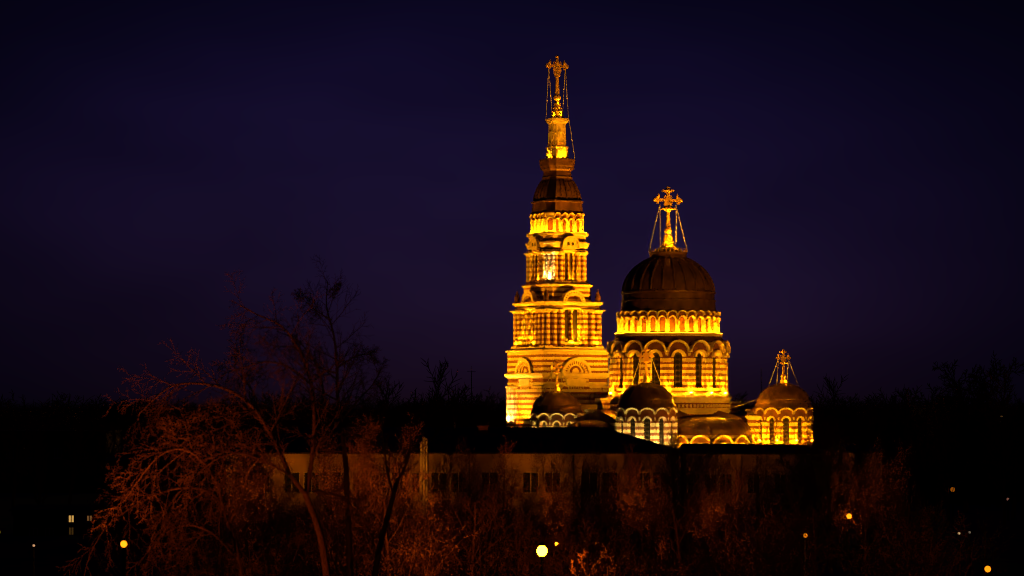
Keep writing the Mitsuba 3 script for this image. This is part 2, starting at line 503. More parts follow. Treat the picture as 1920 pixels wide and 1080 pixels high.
# --- lower storey
LS = BT + '__lower_storey'
add(LS, oloft([(0, 65.5 * k, 0), sq(660, 65.5)]), 'banded', MT)
add(LS + '__ledge', prof((661.5, 68, 0), (660.5, 71.5, 0), (657.5, 72, 0), (656, 70, 0)), 'stone', MT)
add(LS + '__cornice', prof((724, 66, 0), (721, 69.5, 0), (718, 70, 0), (716.5, 67.5, 0)), 'stone', MT)
add(LS + '__frieze', prof((716.8, 68.4, 0), (710.8, 68.4, 0)), 'brick', MT)
add(LS + '__cornice', prof((711, 67, 0), (709, 70, 0), (706, 73, 0), (701, 74, 0), (699.5, 71, 0)), 'stone', MT)
for ang in FACES:
    F = MT @ Rz(ang)
    zs, R = zT(703), 30.7 * k
    wall = sbox(-69.3 * k, zT(740), 69.3 * k, zT(661.4)).difference(Point(0, zs).buffer(R * .62).union(sbox(-R * .62, zT(722), R * .62, zs)))
    plate(LS + '__gable_wall', F, wall.difference(sbox(-1e3, zT(724), 1e3, zT(699.4)).difference(sbox(-R * .9, -1, R * .9, 200))), 69.3, 4, 'banded')
    plate(LS + '__arch_moulding', F, arch_ring(R, R * .84, zs), 74.5, 6, 'stone')
    vs = union_all([Polygon([(R * .80 * math.cos(q - .05), zs + R * .80 * math.sin(q - .05)), (R * .80 * math.cos(q + .05), zs + R * .80 * math.sin(q + .05)),
                             (R * .64 * math.cos(q + .05), zs + R * .64 * math.sin(q + .05)), (R * .64 * math.cos(q - .05), zs + R * .64 * math.sin(q - .05))]) for q in np.linspace(.1, math.pi - .1, 15)])
    plate(LS + '__voussoir_wall', F, arch_ring(R * .84, R * .62, zs), 71.6, 3, 'stone')
    plate(LS + '__voussoir_joint', F, vs, 71.75, .5, 'brick', 'stuff')
    plate(LS + '__tympanum', F, archway(R * .63, zT(724), zs), 68.0, 2, 'stone')
    d = Point(0, zs + R * .14)
    plate(LS + '__roundel', F, d.buffer(R * .38).difference(d.buffer(R * .25)), 69.4, 1.5, 'brick')
    for q in np.linspace(-.5, .5, 7):
        column(LS + '__baluster', F, q * R, -70.2 * k, .8 * k, zT(709.5), zT(704), 'stone', False)
        column(LS + '__baluster', F, q * R, -70.2 * k, .8 * k, zT(729), zT(723), 'stone', False)
    plate(LS + '__balcony_rail', F, sbox(-R * .66, zT(722.5), R * .66, zT(711)), 71.2, 3, 'stone')
    for sx in (-1, 1):
        x0, x1 = sorted((sx * R * .9, sx * 20 * k))
        for (a, b, d_) in ((69, 56, 72.0), (53, 40, 71.2), (38, 30, 70.4)):
            xa, xb = sorted((sx * a * k, sx * b * k))
            plate(LS + '__pilaster', F, sbox(xa + .02, 0.05, xb - .02, zT(728.6)), d_, 7, 'banded')
            plate(LS + '__capital', F, sbox(xa - .06, zT(728.6) + .004, xb + .06, zT(726.6)).union(sbox(xa - .2, zT(726.6), xb + .2, zT(724.6))), d_ + 1, 8, 'stone')
    plate(LS + '__wall_panel', F, sbox(-28 * k, 0.05, 28 * k, zT(731)).difference(archway(9 * k, 0, zT(765))), 66.6, 1.5, 'banded')

# --- middle storey (belfry)
MS = BT + '__middle_storey'
add(MS, prof((657, 46, 0), (567, 46, 0)), 'banded', MT)
add(MS + '__plinth', prof((656.5, 66, 2), (652, 65, 2), (651, 61, 2)), 'stone', MT)
add(MS + '__cornice', prof((582, 57, 0), (580, 60, 0), (578, 60, 0), (576.5, 58, 0)), 'stone', MT)
add(MS + '__cornice', prof((574.5, 58, 0), (572.5, 61.5, 0), (570, 62.8, 0), (568, 63.0, 0), (567, 60, 0)), 'stone', MT)
for ang in FACES:
    F = MT @ Rz(ang)
    zs, R = zT(570.5), 24.3 * k
    op = union_all([archway(5.6 * k, zT(650), zT(586), s * 9.2 * k) for s in (-1, 1)])
    niche = archway(R * .66, zT(652), zs)
    plate(MS + '__wall_panel', F, sbox(-57.4 * k, zT(652), 57.4 * k, zT(566.8)).union(archway(R * .98, zT(575), zs)).difference(niche), 56.0, 8.0, 'banded')
    lun = Polygon(half(R * .46, R * .46, -R * .05, zs + .25))
    plate(MS + '__belfry_wall', F, niche.difference(op).difference(lun), 50.6, 2.4, 'banded')
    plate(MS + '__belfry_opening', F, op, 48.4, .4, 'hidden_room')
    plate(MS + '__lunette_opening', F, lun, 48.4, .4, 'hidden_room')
    column(MS + '__colonnette', F, 0, -53.2 * k, 2.3 * k, zT(640), zT(588), capkey=MS + '__capital')
    plate(MS + '__belfry_sill', F, sbox(-R * .65, zT(650), R * .65, zT(643)), 53.6, 3.2, 'stone')
    plate(MS + '__arch_moulding', F, arch_ring(R, R * .66, zs), 64.0, 8.0, 'stone')
    plate(MS + '__arch_roll', F, arch_ring(R * .99, R * .93, zs), 64.8, .8, 'stone')
    for q in np.linspace(.25, math.pi - .25, 11):
        plate(MS + '__arch_boss', F, Point(R * .80 * math.cos(q), zs + R * .80 * math.sin(q)).buffer(R * .055, 6), 64.25, .3, 'brick')
    for s in (-1, 1):
        for (xp, r, o) in ((55.6, 6.6, 57.0), (40.0, 5.2, 58.4), (25.8, 4.2, 58.4)):
            column(MS + '__column', F, s * xp * k, -o * k, r * k, zT(650.5), zT(589), capkey=MS + '__capital')
        xa, xb = sorted((s * 63 * k, s * 46 * k))
        plate(MS + '__pedestal', F, sbox(xa, zT(660.0), xb, zT(649.5)), 64.2, 13.5, 'stone')
for sx, sy in ((-1, -1), (1, -1), (-1, 1)):
    r = 5.2 * k
    add(BT + '__pinnacle', lathe([(r * 1.1, zT(568)), (r * 1.1, zT(565.5)), (r * .9, zT(565)), (r, zT(560)), (r * .85, zT(555)), (r * .4, zT(549)), (r * .12, zT(545.5)), (r * .16, zT(544.5)), (.01, zT(542.5))], 12), 'sheet', MT @ Tr(sx * 55.5 * k, sy * 55.5 * k), smooth=40)

# --- set-back between middle and upper storey
SB = BT + '__setback'
add(SB, prof((570, 50.5, 12), (533, 50.5, 12)), 'banded', MT)
add(SB + '__ledge', prof((540, 51, 12), (538.5, 53.6, 13), (535.5, 54.2, 13), (534.2, 52, 12.5)), 'stone', MT)
add(SB + '__ledge', prof((569, 51, 12), (568, 52.5, 12.5), (564.5, 52.5, 12.5), (563.5, 51, 12)), 'stone', MT)

# --- upper storey
US = BT + '__upper_storey'
add(US, prof((536, 38, 12), (440, 38, 12)), 'banded', MT)
add(US + '__plinth', prof((533.8, 49, 14), (530, 48, 14), (529, 46, 13)), 'stone', MT)
add(US + '__cornice', prof((476, 44, 14), (474, 47, 14.5), (471.5, 47.6, 14.5), (470.5, 46, 14)), 'stone', MT)
add(US + '__cornice', prof((467.5, 45, 14), (465, 47.5, 14.5), (459, 49.5, 15), (456.5, 49.5, 15), (455.6, 46, 14)), 'stone', MT)
add(US + '__attic', prof((456, 44, 13.5), (443, 44, 13.5)), 'banded', MT)
for ang in FACES:
    F = MT @ Rz(ang)
    hw = 33.5 * k
    zs, R = zT(464), 18.4 * k
    niche = archway(R * .62, zT(530), zs)
    op = union_all([archway(3.9 * k, zT(528), zT(480), s * 6.0 * k) for s in (-1, 1)])
    plate(US + '__wall_panel', F, sbox(-hw, zT(531), hw, zT(443.5)).difference(niche), 42.8, 4.0, 'banded')
    plate(US + '__belfry_wall', F, niche.difference(op), 40.6, 1.4, 'banded')
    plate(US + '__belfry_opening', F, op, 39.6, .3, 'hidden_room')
    column(US + '__colonnette', F, 0, -41.6 * k, 1.7 * k, zT(526), zT(482), capkey=US + '__capital')
    for s in (-1, 1):
        column(US + '__colonnette', F, s * 9.8 * k, -42.4 * k, 1.4 * k, zT(526), zT(482), capkey=US + '__capital')
    plate(US + '__arch_moulding', F, archway(R, zT(469), zs).difference(archway(R * .84, 0, zs)), 53.6, 8.0, 'stone')
    plate(US + '__arch_soffit', F, arch_ring(R * .845, R * .795, zs), 50.4, 5.0, 'brick')
    plate(US + '__arch_moulding', F, archway(R * .80, zT(469), zs).difference(archway(R * .62, 0, zs)), 51.8, 6.0, 'stone')
    plate(US + '__tympanum', F, Polygon(half(R * .62, R * .62, 0, zs)).difference(union_all([archway(2.9 * k, zs + .1, zs + .55, s * 4.6 * k) for s in (-1, 1)])), 50.6, .8, 'stone')
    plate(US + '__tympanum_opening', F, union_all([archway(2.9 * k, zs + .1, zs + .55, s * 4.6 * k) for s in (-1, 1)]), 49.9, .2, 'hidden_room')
    plate(US + '__transom', F, sbox(-R * .62, zT(470), R * .62, zs), 50.9, 4.0, 'stone')
    vs = union_all([affinity.rotate(sbox(-R * .04, zs + R * 1.04, R * .04, zs + R * 1.2), math.degrees(q), origin=(0, zs)) for q in np.linspace(-1.2, 1.2, 11)])
    plate(US + '__arch_block', F, vs, 45.6, 1.2, 'stone', 'stuff')
    for s in (-1, 1):
        for xp, r in ((29.5, 4.0), (19.0, 4.2)):
            column(US + '__column', F, s * xp * k, -46.2 * k, r * k, zT(529), zT(481.5), capkey=US + '__capital')
for ang in (-math.pi / 4, math.pi / 4, -math.pi * 3 / 4):
    F = MT @ Rz(ang)
    ap = (2 * 46 - 14) / math.sqrt(2)
    column(US + '__corner_column', F, 0, -(ap - 3.2) * k, 4.6 * k, zT(529), zT(481.5), capkey=US + '__capital')

# --- arcade ring under the tower dome
AR = BT + '__arcade'
add(AR, prof((444, 35.2, 11.0), (402, 35.2, 11.0)), 'brick', MT)
add(AR + '__ledge', prof((444.5, 45.5, 14), (443, 48, 14.5), (440.5, 48.4, 14.5), (438.2, 47.6, 14.5), (438.0, 42, 13)), 'stone', MT)
add(AR + '__roof_slab', prof((410, 37.5, 11.5), (401.5, 37.5, 11.5), (400.8, 41, 13)), 'brick', MT)
for ang in FACES:
    F = MT @ Rz(ang)
    for i in range(4):
        bay(AR, F @ Tr((i - 1.5) * 14.8 * k, 0), -39.0 * k, 14.8 * k, zT(438), zT(409.5), 8.4 * k * .95, 2.4 * k, ring=1.7 * k, proud=4.6 * k,
            win=(4.3 * k, zT(437), zT(418)), hood=6.0 * k, imp=(zT(419.5), zT(417)), col=(1.55 * k, 1.9 * k), wall='stone', back='brick', spandrel=True)
for ang in (-math.pi / 4, math.pi / 4, -math.pi * 3 / 4):
    F = MT @ Rz(ang)
    ap = (2 * 41.5 - 13) / math.sqrt(2)
    w = 13 * math.sqrt(2)
    pl = sbox(-w / 2 * k, zT(438), w / 2 * k, zT(402)).difference(archway(5.4 * k, zT(435), zT(417)))
    plate(AR + '__corner_panel', F, pl, ap, 2.4, 'stone')
    plate(AR + '__corner_arch', F, arch_ring(7 * k, 5.4 * k, zT(417)), ap + 1.0, 1.2, 'stone')
    plate(AR + '__corner_cornice', F, sbox(-w / 2 * k, zT(405), w / 2 * k, zT(402)), ap + 1.6, 1.6, 'stone')

# --- tower dome and spire
SD = BT + '__spire_dome'
add(SD, [prof((401, 42.5, 13.5), (398, 40, 13), (382, 38.5, 12.5), (381, 41, 13), (378.5, 41, 13), (378, 36.6, 12.5), (372, 36.8, 12.5), (362, 34.6, 12), (352, 31.2, 11), (343, 27, 9.8), (338, 24.3, 9), (335, 23.8, 8.8),
               (333, 24.4, 9), (330, 22.6, 8.6), (322, 21.8, 8.4), (319, 24.6, 9), (312, 27.4, 10), (306, 28.3, 10.4), (300, 28.8, 10.6), (299, 27, 10))], 'sheet', MT)
ribs = []
for ang in np.arange(4) * math.pi / 2:
    for x in (-1, 0, 1, -.5, .5):
        pts = [(x * (s - c) * k, -s * k - .02, zT(y)) for y, s, c in ((377.5, 36.6, 12.5), (372, 36.8, 12.5), (362, 34.6, 12), (352, 31.2, 11), (343, 27, 9.8), (338.5, 24.4, 9))]
        ribs.append(xf(tubes([pts], [[.17 if abs(x) != .5 else .10] * 6], 5), Rz(ang)))
add(SD + '__rib', ribs, 'sheet', MT, kind='stuff')
bos = []
for ang in np.arange(4) * math.pi / 2:
    bos += [xf(box(x - .16, x + .16, -26.6 * k, -24.5 * k, zT(318.5), zT(312)), Rz(ang)) for x in np.linspace(-16 * k, 16 * k, 6)]
add(SD + '__console', bos, 'sheet', MT, kind='stuff')
LN = BT + '__lantern'
add(LN, prof((299, 14.2, 4.4), (231, 13.4, 4.2)), 'stone', MT)
add(LN + '__plinth', prof((299, 17.6, 5), (284, 17.2, 5), (283, 16.4, 4.6), (278.6, 16.4, 4.6), (278, 17.6, 5), (276, 17.6, 5), (275.5, 15, 4.4)), 'stone', MT)
add(LN + '__cornice', prof((233, 14, 4.4), (229, 17, 5), (226, 18.2, 5.4), (223.2, 18.4, 5.4), (222, 15, 4.4)), 'stone', MT)
for ang in FACES + [-math.pi / 4]:
    F = MT @ Rz(ang)
    dg = abs(abs(ang) - math.pi / 4) < .01
    ap = (2 * 13.9 - 4.3) / math.sqrt(2) if dg else 14.0
    hwd = 3.0 if dg else 8.2
    plate(LN + '__niche_frame', F, archway(hwd * k, zT(276), zT(254), rise=hwd * k * (1 if not dg else 1.6)).difference(archway(hwd * .62 * k, zT(276), zT(255))), ap + 1.3, 1.8, 'stone')
    if not dg:
        for x in (-8.6, -4.3, 0, 4.3, 8.6):
            column(LN + '__baluster', F, x * k, -16.6 * k, 1.0 * k, zT(283), zT(278), 'stone', False, n=6)
        plate(LN + '__frieze', F, sbox(-9 * k, zT(275), 9 * k, zT(268)).difference(union_all([Point(x * k, zT(271.5)).buffer(1.3 * k, 6) for x in (-6, -2, 2, 6)])), 15.8, 1.2, 'gold')
PD = BT + '__pedestal'
add(PD, lathe([(12.4 * k, zT(222)), (12.2 * k, zT(219)), (10.4 * k, zT(217.5)), (10.6 * k, zT(212)), (10.9 * k, zT(210)), (8.6 * k, zT(208.5)), (8.6 * k, zT(204)), (9.2 * k, zT(202.5)), (7.2 * k, zT(201)), (7.0 * k, zT(196.5)), (7.6 * k, zT(195)), (4.5 * k, zT(193)), (3.0 * k, zT(190))], 20), 'gold', MT, smooth=40)
add(BT + '__gilded_ball', [ball((0, 0, zT(183)), 7.2 * k, 3)], 'gold', MT, smooth=True)
cross(BT, BT + '__spire_cross', MT @ Tr(0, 0, zT(176)), zT(104) - zT(176), 20.5 * k, zT(124) - zT(176), fancy=False)
a_ = 18.0 * k
guys(BT, MT, [(s * a_, 0, zT(126)) for s in (-1, 1, -1, 1)], [(-17.5 * k, -12 * k, zT(223)), (17.5 * k, -12 * k, zT(223)), (-17.5 * k, 12 * k, zT(223)), (17.5 * k, 12 * k, zT(223))], .05)
guys(BT, MT, [(s * 17.8 * k, -14 * k, zT(226)) for s in (-1, 1)], [(s * 27 * k, -20 * k, zT(300)) for s in (-1, 1)], .05)

# ================================================================== domed church
CA = thing('cathedral', 'great domed church of banded stone and brick with an arcaded drum, apse and corner turrets', 'church')
k2 = KD


def rp(rows, n=64, ph=0.0, near=12.0):
    """Rings (y, radius in pixels)."""
    return lathe(sorted(((r * k2, zD(y, near)) for y, r in rows), key=lambda q: q[1]), n, ph)


NV = CA + '__nave'
zb = 5.0
add(NV, [box(-16.5, 16.5, -16.5, 60, 0, 3.2), box(-9.5, 9.5, -12, 46, 3.2, 9.2), box(-17.8, 17.8, -9.5, 9.5, 3.2, 8.6)], 'banded', MC)
add(NV + '__roof', [loft([[(-10, -12.4, 9.2), (10, -12.4, 9.2), (10, 40, 9.2), (-10, 40, 9.2)], [(-10, -12.4, 9.5), (10, -12.4, 9.5), (10, 40, 9.5), (-10, 40, 9.5)], [(-.2, -11, 12.2), (.2, -11, 12.2), (.2, 40, 12.2), (-.2, 40, 12.2)]]),
                    loft([[(-18.2, -10, 8.6), (18.2, -10, 8.6), (18.2, 10, 8.6), (-18.2, 10, 8.6)], [(-18.2, -10, 8.85), (18.2, -10, 8.85), (18.2, 10, 8.85), (-18.2, 10, 8.85)], [(-17, -.2, 11.0), (17, -.2, 11.0), (17, .2, 11.0), (-17, .2, 11.0)]])], 'sheet', MC)
# attic blocks at the shoulders of the drum
for q, r0, zz in ((-math.pi / 2 - .22, 14.2, 12.9), (-math.pi / 2 - .30, 16.4, 10.6), (math.pi / 2 - .1, 14.6, 12.2), (math.pi / 2 - .55, 17.2, 10.6), (math.pi / 2 - 0.9, 18.5, 9.3)):
    F = MC @ Rz(q) @ Tr(0, -r0)
    add(NV + '__attic_block', [box(-1.5, 1.5, -.9, .9, zz - 6, zz)], 'banded', F)
    add(NV + '__attic_cap', loft([[(-1.7, -1.1, zz), (1.7, -1.1, zz), (1.7, 1.1, zz), (-1.7, 1.1, zz)], [(-1.9, -1.3, zz + .35), (1.9, -1.3, zz + .35), (1.9, 1.3, zz + .35), (-1.9, 1.3, zz + .35)], [(-1.9, -1.3, zz + .6), (1.9, -1.3, zz + .6), (1.9, 1.3, zz + .6), (-1.9, 1.3, zz + .6)]]), 'stone', F)

# --- podium of the drum
PO = CA + '__podium'
add(PO, rp([(830, 113), (756, 113)], 16, math.pi / 16), 'banded', MC)
add(PO + '__ledge', rp([(755.5, 113.2), (754.5, 115), (748.5, 115.4), (746, 117.5), (743.5, 118), (742.5, 113)], 16, math.pi / 16), 'stone', MC)
add(PO + '__frieze', rp([(765.5, 113.25), (755.4, 113.25)], 16, math.pi / 16), 'brick', MC)
add(PO + '__ledge', rp([(774, 113.2), (773, 114.6), (768, 115), (766, 117), (764.8, 113.4)], 16, math.pi / 16), 'stone', MC)
blk = []
for q in np.arange(96) * math.pi / 48:
    blk.append(xf(box(-.2, .2, -115.2 * k2, -111 * k2, zD(764), zD(758)), Rz(q)))
add(PO + '__frieze_block', blk, 'stone', MC, kind='stuff')

# --- drum
DR = CA + '__drum'
add(DR, rp([(745, 98), (625, 98)], 32), 'brick', MC)
add(DR + '__base', rp([(742.6, 114), (738, 113), (736.5, 111.5), (735, 110.5), (734.6, 107)], 64), 'banded', MC)
wd = 2 * 105.5 * k2 * math.tan(math.pi / 16)
for i in range(16):
    phi = i * math.pi / 8                 # phi 0 looks along local -y
    rel = (phi + TH - DV + math.pi) % (2 * math.pi) - math.pi
    if abs(rel) > math.radians(100):
        continue
    bay(DR, MC @ Rz(phi), -105.5 * k2, wd, zD(735), zD(659.5), zD(637) - zD(659.5), .7, ring=2.9 * k2, proud=.95,
        win=(8.2 * k2, zD(727), zD(669)), hood=13.2 * k2, imp=(zD(679), zD(671.5)), col=(3.0 * k2, 4.3 * k2), lattice=(4.1 * k2, 10.3 * k2, 1))
add(DR + '__roof', rp([(640, 107), (636, 104), (628, 98)], 64), 'sheet', MC)

# --- upper arcade ring
RG = CA + '__gallery'
add(RG, rp([(636, 97), (622.5, 97), (622, 88), (582, 88), (580.5, 92.5), (579.5, 92)], 64), 'brick', MC)
add(RG + '__ledge', rp([(631, 97), (628.5, 100), (625.5, 101.5), (622.8, 101.8), (622.2, 97)], 64), 'stone', MC)
add(RG + '__wall', rp([(622.2, 88.5), (583, 88.5)], 64), 'brick', MC)
wr = 2 * 93.0 * k2 * math.tan(math.pi / 32)
for i in range(32):
    phi = (i + .5) * math.pi / 16 + math.radians(.6)
    rel = (phi + TH - DV + math.pi) % (2 * math.pi) - math.pi
    if abs(rel) > math.radians(102):
        continue
    bay(RG, MC @ Rz(phi), -93.0 * k2, wr, zD(622.2), zD(588.5), zD(580.8) - zD(588.5), .30, ring=1.7 * k2, proud=.52,
        win=(5.4 * k2, zD(621.8), zD(598.5)), hood=7.4 * k2, imp=(zD(601), zD(598)), col=(1.7 * k2, 1.8 * k2), wall='stone', back='open')

# --- main dome
MD = CA + '__main_dome'
dp = [(593, 93), (590, 91), (578, 88.5), (566, 87.5), (565, 89), (563, 89), (562, 86.5), (551.5, 86.3), (550.5, 88.6), (547.5, 88.8), (546, 85.4), (538, 84.6), (528, 81.5), (518, 76.5), (509, 70), (501, 62), (494, 52.5), (489, 44.5), (486, 38.5), (485, 36)]
add(MD, rp(dp, 64, 0.0, 2.0), 'sheet', MC, smooth=35)
cur = [q for q in dp if 485 <= q[0] <= 546]
for i in range(24):
    phi = i * math.pi / 12 + .1
    rel = (phi + TH - DV + math.pi) % (2 * math.pi) - math.pi
    if abs(rel) > math.radians(98):
        continue
    pts = [(0, -r * k2 - .03, zD(y, 2.0)) for y, r in cur]
    add(MD + '__rib', tubes([pts], [[.28] * len(pts)], 6), 'sheet', MC @ Rz(phi))
def zA(y):
    return zD(y, 0.0)


NK = CA + '__dome_lantern'
add(NK, rp([(487, 36), (478, 34), (476, 35.5), (473.5, 35.5), (472.5, 27), (469, 25), (466, 19), (464.5, 18.5)], 32, 0.0, 0.0), 'sheet', MC, smooth=35)
crest = []
for q in np.arange(28) * 2 * math.pi / 28:
    crest.append(xf(lathe([(1.1 * k2, zA(473.6)), (1.4 * k2, zA(471.2)), (.6 * k2, zA(469.4)), (1.0 * k2, zA(468)), (.01, zA(466))], 6), Tr(34.4 * k2 * math.cos(q), 34.4 * k2 * math.sin(q))))
add(NK + '__cresting', crest, 'gold', MC, kind='stuff')
add(NK + '__pedestal', rp([(464.6, 15), (461.5, 14.2), (459.5, 11.8), (455, 11.2), (453.8, 12), (452.5, 9.6), (448.8, 9.2), (447.8, 9.8), (446.5, 8.6), (443, 8.2), (441.8, 8.6), (440.5, 4)], 24, 0.0, 0.0), 'gold', MC, smooth=35)
add(NK + '__gilded_ball', ball((0, 0, zA(432.5)), 7.4 * k2, 3), 'gold', MC, smooth=True)
zc0 = zA(427)
cross(CA, CA + '__dome_cross', MC @ Tr(0, 0, zc0), zA(350) - zc0, 28.0 * k2, zA(375.5) - zc0)
a_ = 18.0 * k2
guys(CA, MC, [(s * a_, 0, zA(384)) for s in (-1, 1, -1, 1)], [(-30 * k2, -20 * k2, zA(472)), (30 * k2, -20 * k2, zA(472)), (-30 * k2, 20 * k2, zA(472)), (30 * k2, 20 * k2, zA(472))], .05)

# --- apse and side conch
AP = CA + '__apse'
for nm, ang, R, dist, ztop in ((AP, 0.0, 8.0, 15.5, 7.55), (CA + '__side_conch', -math.pi / 2, 8.0, 15.5, 7.0)):
    F = MC @ Rz(ang) @ Tr(0, -dist)
    pts = [(R * math.cos(q), R * math.sin(q)) for q in np.linspace(math.pi, 2 * math.pi, 33)] + [(R, 3.0), (-R, 3.0)]
    add(nm, prism_v := loft([[(x, y, 0) for x, y in pts], [(x, y, ztop - 1.2) for x, y in pts]]), 'banded', F)
    rings = []
    for t_ in np.linspace(0, 1, 9):
        rr = 1.035 - .92 * t_ ** 1.7
        rings.append([(x * rr, y * rr if y < 0 else y, ztop - .6 + 2.7 * (1 - (1 - t_) ** 2.0)) for x, y in pts])
    add(nm + '__half_dome', loft([[(x * 1.03, y * 1.03 if y < 0 else y, ztop - 1.2) for x, y in pts]] + rings), 'sheet', F, smooth=35)
    ribs = [[(x, y - .03 if y < 0 else y, z + .03) for x, y, z in [r_[q] for r_ in rings]] for q in range(2, 32, 4)]
    add(nm + '__half_dome_rib', tubes(np.array(ribs), np.full((len(ribs), 9), .10), 5), 'sheet', F, kind='stuff')
    nb = 6 if nm == AP else 0
    for i in range(nb):
        q = math.pi * (i + .5) / nb - math.pi / 2
        w = 2 * (R + .5) * math.tan(math.pi / nb / 2)
        bay(nm, F @ Rz(q), -(R + .5), w, .1, 3.85 if nm == AP else 3.4, w * .5, .5, ring=.30, proud=.35, win=(.8, .6, 3.2), hood=1.35, imp=(2.6, 3.1), col=(.3, .5))

# --- corner turrets
TR_SPEC = [('front', 0, 17.2 * -.404 + CX + 1.0, CY - 17.2 * 1.356, 1.0, 0.0), ('right', 0, CX + 17.2 * 1.345, CY - 17.2 * .404, 1.0, 0.0), ('left', 0, CX - 17.2 * 1.356 + .2, CY + 17.2 * .404, 0.93, -.9)]
TURRET = {}
for nm, _, tx, ty, sc, dz in TR_SPEC:
    TU = uniq(CA + '__corner_turret')
    kk = 500 / FPX * sc
    M = Tr(tx, ty, dz) @ Rz(TH)

    def zz(y, sc=sc):
        return 12 + (760 - y) * 500 / FPX * sc - (1 - sc) * 4

    add(TU, lathe([(45.5 * kk, -6), (45.5 * kk, zz(766)), (51 * kk, zz(764)), (51 * kk, zz(760))], 24), 'brick', M)
    wt = 2 * 52 * kk * math.tan(math.pi / 12)
    for i in range(12):
        phi = (i) * math.pi / 6
        rel = (phi + TH - math.atan2(-tx, ty) + math.pi) % (2 * math.pi) - math.pi
        if abs(rel) > math.radians(100):
            continue
        bay(TU, M @ Rz(phi), -52 * kk, wt, zz(845), zz(773.5), zz(764) - zz(773.5), .5, ring=2.3 * kk, proud=.3,
            win=(5.4 * kk, zz(831), zz(788)), hood=8.6 * kk, imp=(zz(797), zz(791)), col=(1.9 * kk, 2.6 * kk), lattice=(2.7 * kk, 7.2 * kk, 1))
    add(TU + '__base', lathe([(53.5 * kk, -6), (53.5 * kk, zz(833)), (52 * kk, zz(831))], 24), 'banded', M)
    tp = [(766, 53), (763.5, 54), (759, 52), (757, 50), (751, 49), (750.4, 50.4), (748, 50.4), (747.4, 47.5), (743, 46), (737, 42), (731, 35.5), (726, 27.5), (722.6, 19), (721, 12.5), (720, 10.5)]
    add(TU + '__dome', lathe([(r * kk, zz(y)) for y, r in tp], 48), 'sheet', M, smooth=35)
    rb = []
    for q in np.arange(16) * math.pi / 8:
        rb.append(xf(tubes([[(0, -r * kk, zz(y)) for y, r in tp[7:]]], [[.09] * len(tp[7:])], 5), Rz(q)))
    add(TU + '__dome_rib', rb, 'sheet', M, kind='stuff')
    add(TU + '__pedestal', lathe([(9.6 * kk, zz(720.2)), (9.2 * kk, zz(719)), (6.6 * kk, zz(718)), (6.2 * kk, zz(715)), (6.6 * kk, zz(714)), (4.6 * kk, zz(713.4)), (4.4 * kk, zz(711.5)), (2 * kk, zz(710.5))], 20), 'gold', M, smooth=35)
    add(TU + '__gilded_ball', ball((0, 0, zz(706.5)), 5.0 * kk, 3), 'gold', M, smooth=True)
    zq = zz(702.5)
    cross(CA, uniq(CA + '__turret_cross'), M @ Tr(0, 0, zq), zz(656.5) - zq, 14.0 * kk, zz(672) - zq, fancy=True)
    a_ = 11.0 * kk
    guys(CA, M, [(s * a_, 0, zz(674)) for s in (-1, 1, -1, 1)], [(-24 * kk, -13 * kk, zz(723.5)), (24 * kk, -13 * kk, zz(723.5)), (-20 * kk, 18 * kk, zz(723.5)), (20 * kk, 18 * kk, zz(723.5))], .045)
    TURRET[nm] = (tx, ty, kk, zz, dz)

# ------------------------------------------------------------------ cathedral: lamps
def loc(M, p):
    return (M @ np.array([*p, 1.0]))[:3]


def dirv(M, d):
    return M[:3, :3] @ np.asarray(d, float)


UP = np.array([0, 0, 1.0])
side = {'l': 'left', 'r': 'right'}
# drum: a lamp at the foot of each pier
nth = 0
for i in range(16):
    phi = (i + .5) * math.pi / 8
    rel = (phi + TH - DV + math.pi) % (2 * math.pi) - math.pi
    if abs(rel) > math.radians(80):
        continue
    F = MC @ Rz(phi)
    order = sorted((((j + .5) * math.pi / 8 + TH - DV + math.pi) % (2 * math.pi) - math.pi) for j in range(16) if abs((((j + .5) * math.pi / 8 + TH - DV + math.pi) % (2 * math.pi) - math.pi)) <= math.radians(80))
    o = order.index(rel)
    floodlight(loc(F, (0, -116.0 * k2, zD(742) + .45)), dirv(F, (0, .30, 1.0)), 3400, f'{ORD[o]} floodlight from the left at the foot of the great drum', size=.62, weight=2.6, bulb=.21)
# light strips on the ledges of the two arcades
ring_pts = [(99.9 * k2 * math.cos(q), 99.9 * k2 * math.sin(q), zD(622.2) + .09) for q in np.linspace(-math.pi / 2 - TH + DV - 1.75, -math.pi / 2 - TH + DV + 1.75, 90)]
GS = thing('light_strip', 'yellow strip of lamps along the ledge of the round gallery under the great dome', 'light strip')
lens(GS + '__tube', tubes([ring_pts], [[.06] * 90], 6), 300 * SOD, 18.0, MC)
add(GS + '__tray', tubes([[(x * 1.012, y * 1.012, z) for x, y, z in ring_pts]], [[.09] * 90], 4), 'iron', MC)
s_, c_ = 46.0 * k, 14.2 * k
strip = [(-s_, s_ - c_), (-s_, -s_ + c_), (-s_ + c_, -s_), (s_ - c_, -s_), (s_, -s_ + c_)]
TS = thing('light_strip', 'yellow strip of lamps along the ledge of the arcade under the tower dome', 'light strip')
sp_pts = np.array([(x, y, zT(438.0) + .10) for x, y in strip])
fine = np.vstack([sp_pts[i] + (sp_pts[i + 1] - sp_pts[i]) * t for i in range(len(sp_pts) - 1) for t in np.linspace(0, .99, 10)[:, None]] + [sp_pts[-1]])
lens(TS + '__tube', tubes([fine], [[.07] * len(fine)], 6), 250 * SOD, 10.0, MT)
add(TS + '__tray', tubes([fine * [1.02, 1.02, 1] + [0, 0, .0]], [[.08] * len(fine)], 4), 'iron', MT)

R_, L_ = MT, MT @ Rz(-math.pi / 2)


def tl(F, x, off, y, L, label, size=.5, weight=1.0, d=(0, .12, 1), col=SOD):
    L = L * 6.0
    floodlight(loc(F, (x * k, -off * k, zT(y) + .3)), dirv(F, d), L, label, size=size, weight=weight, col=col)


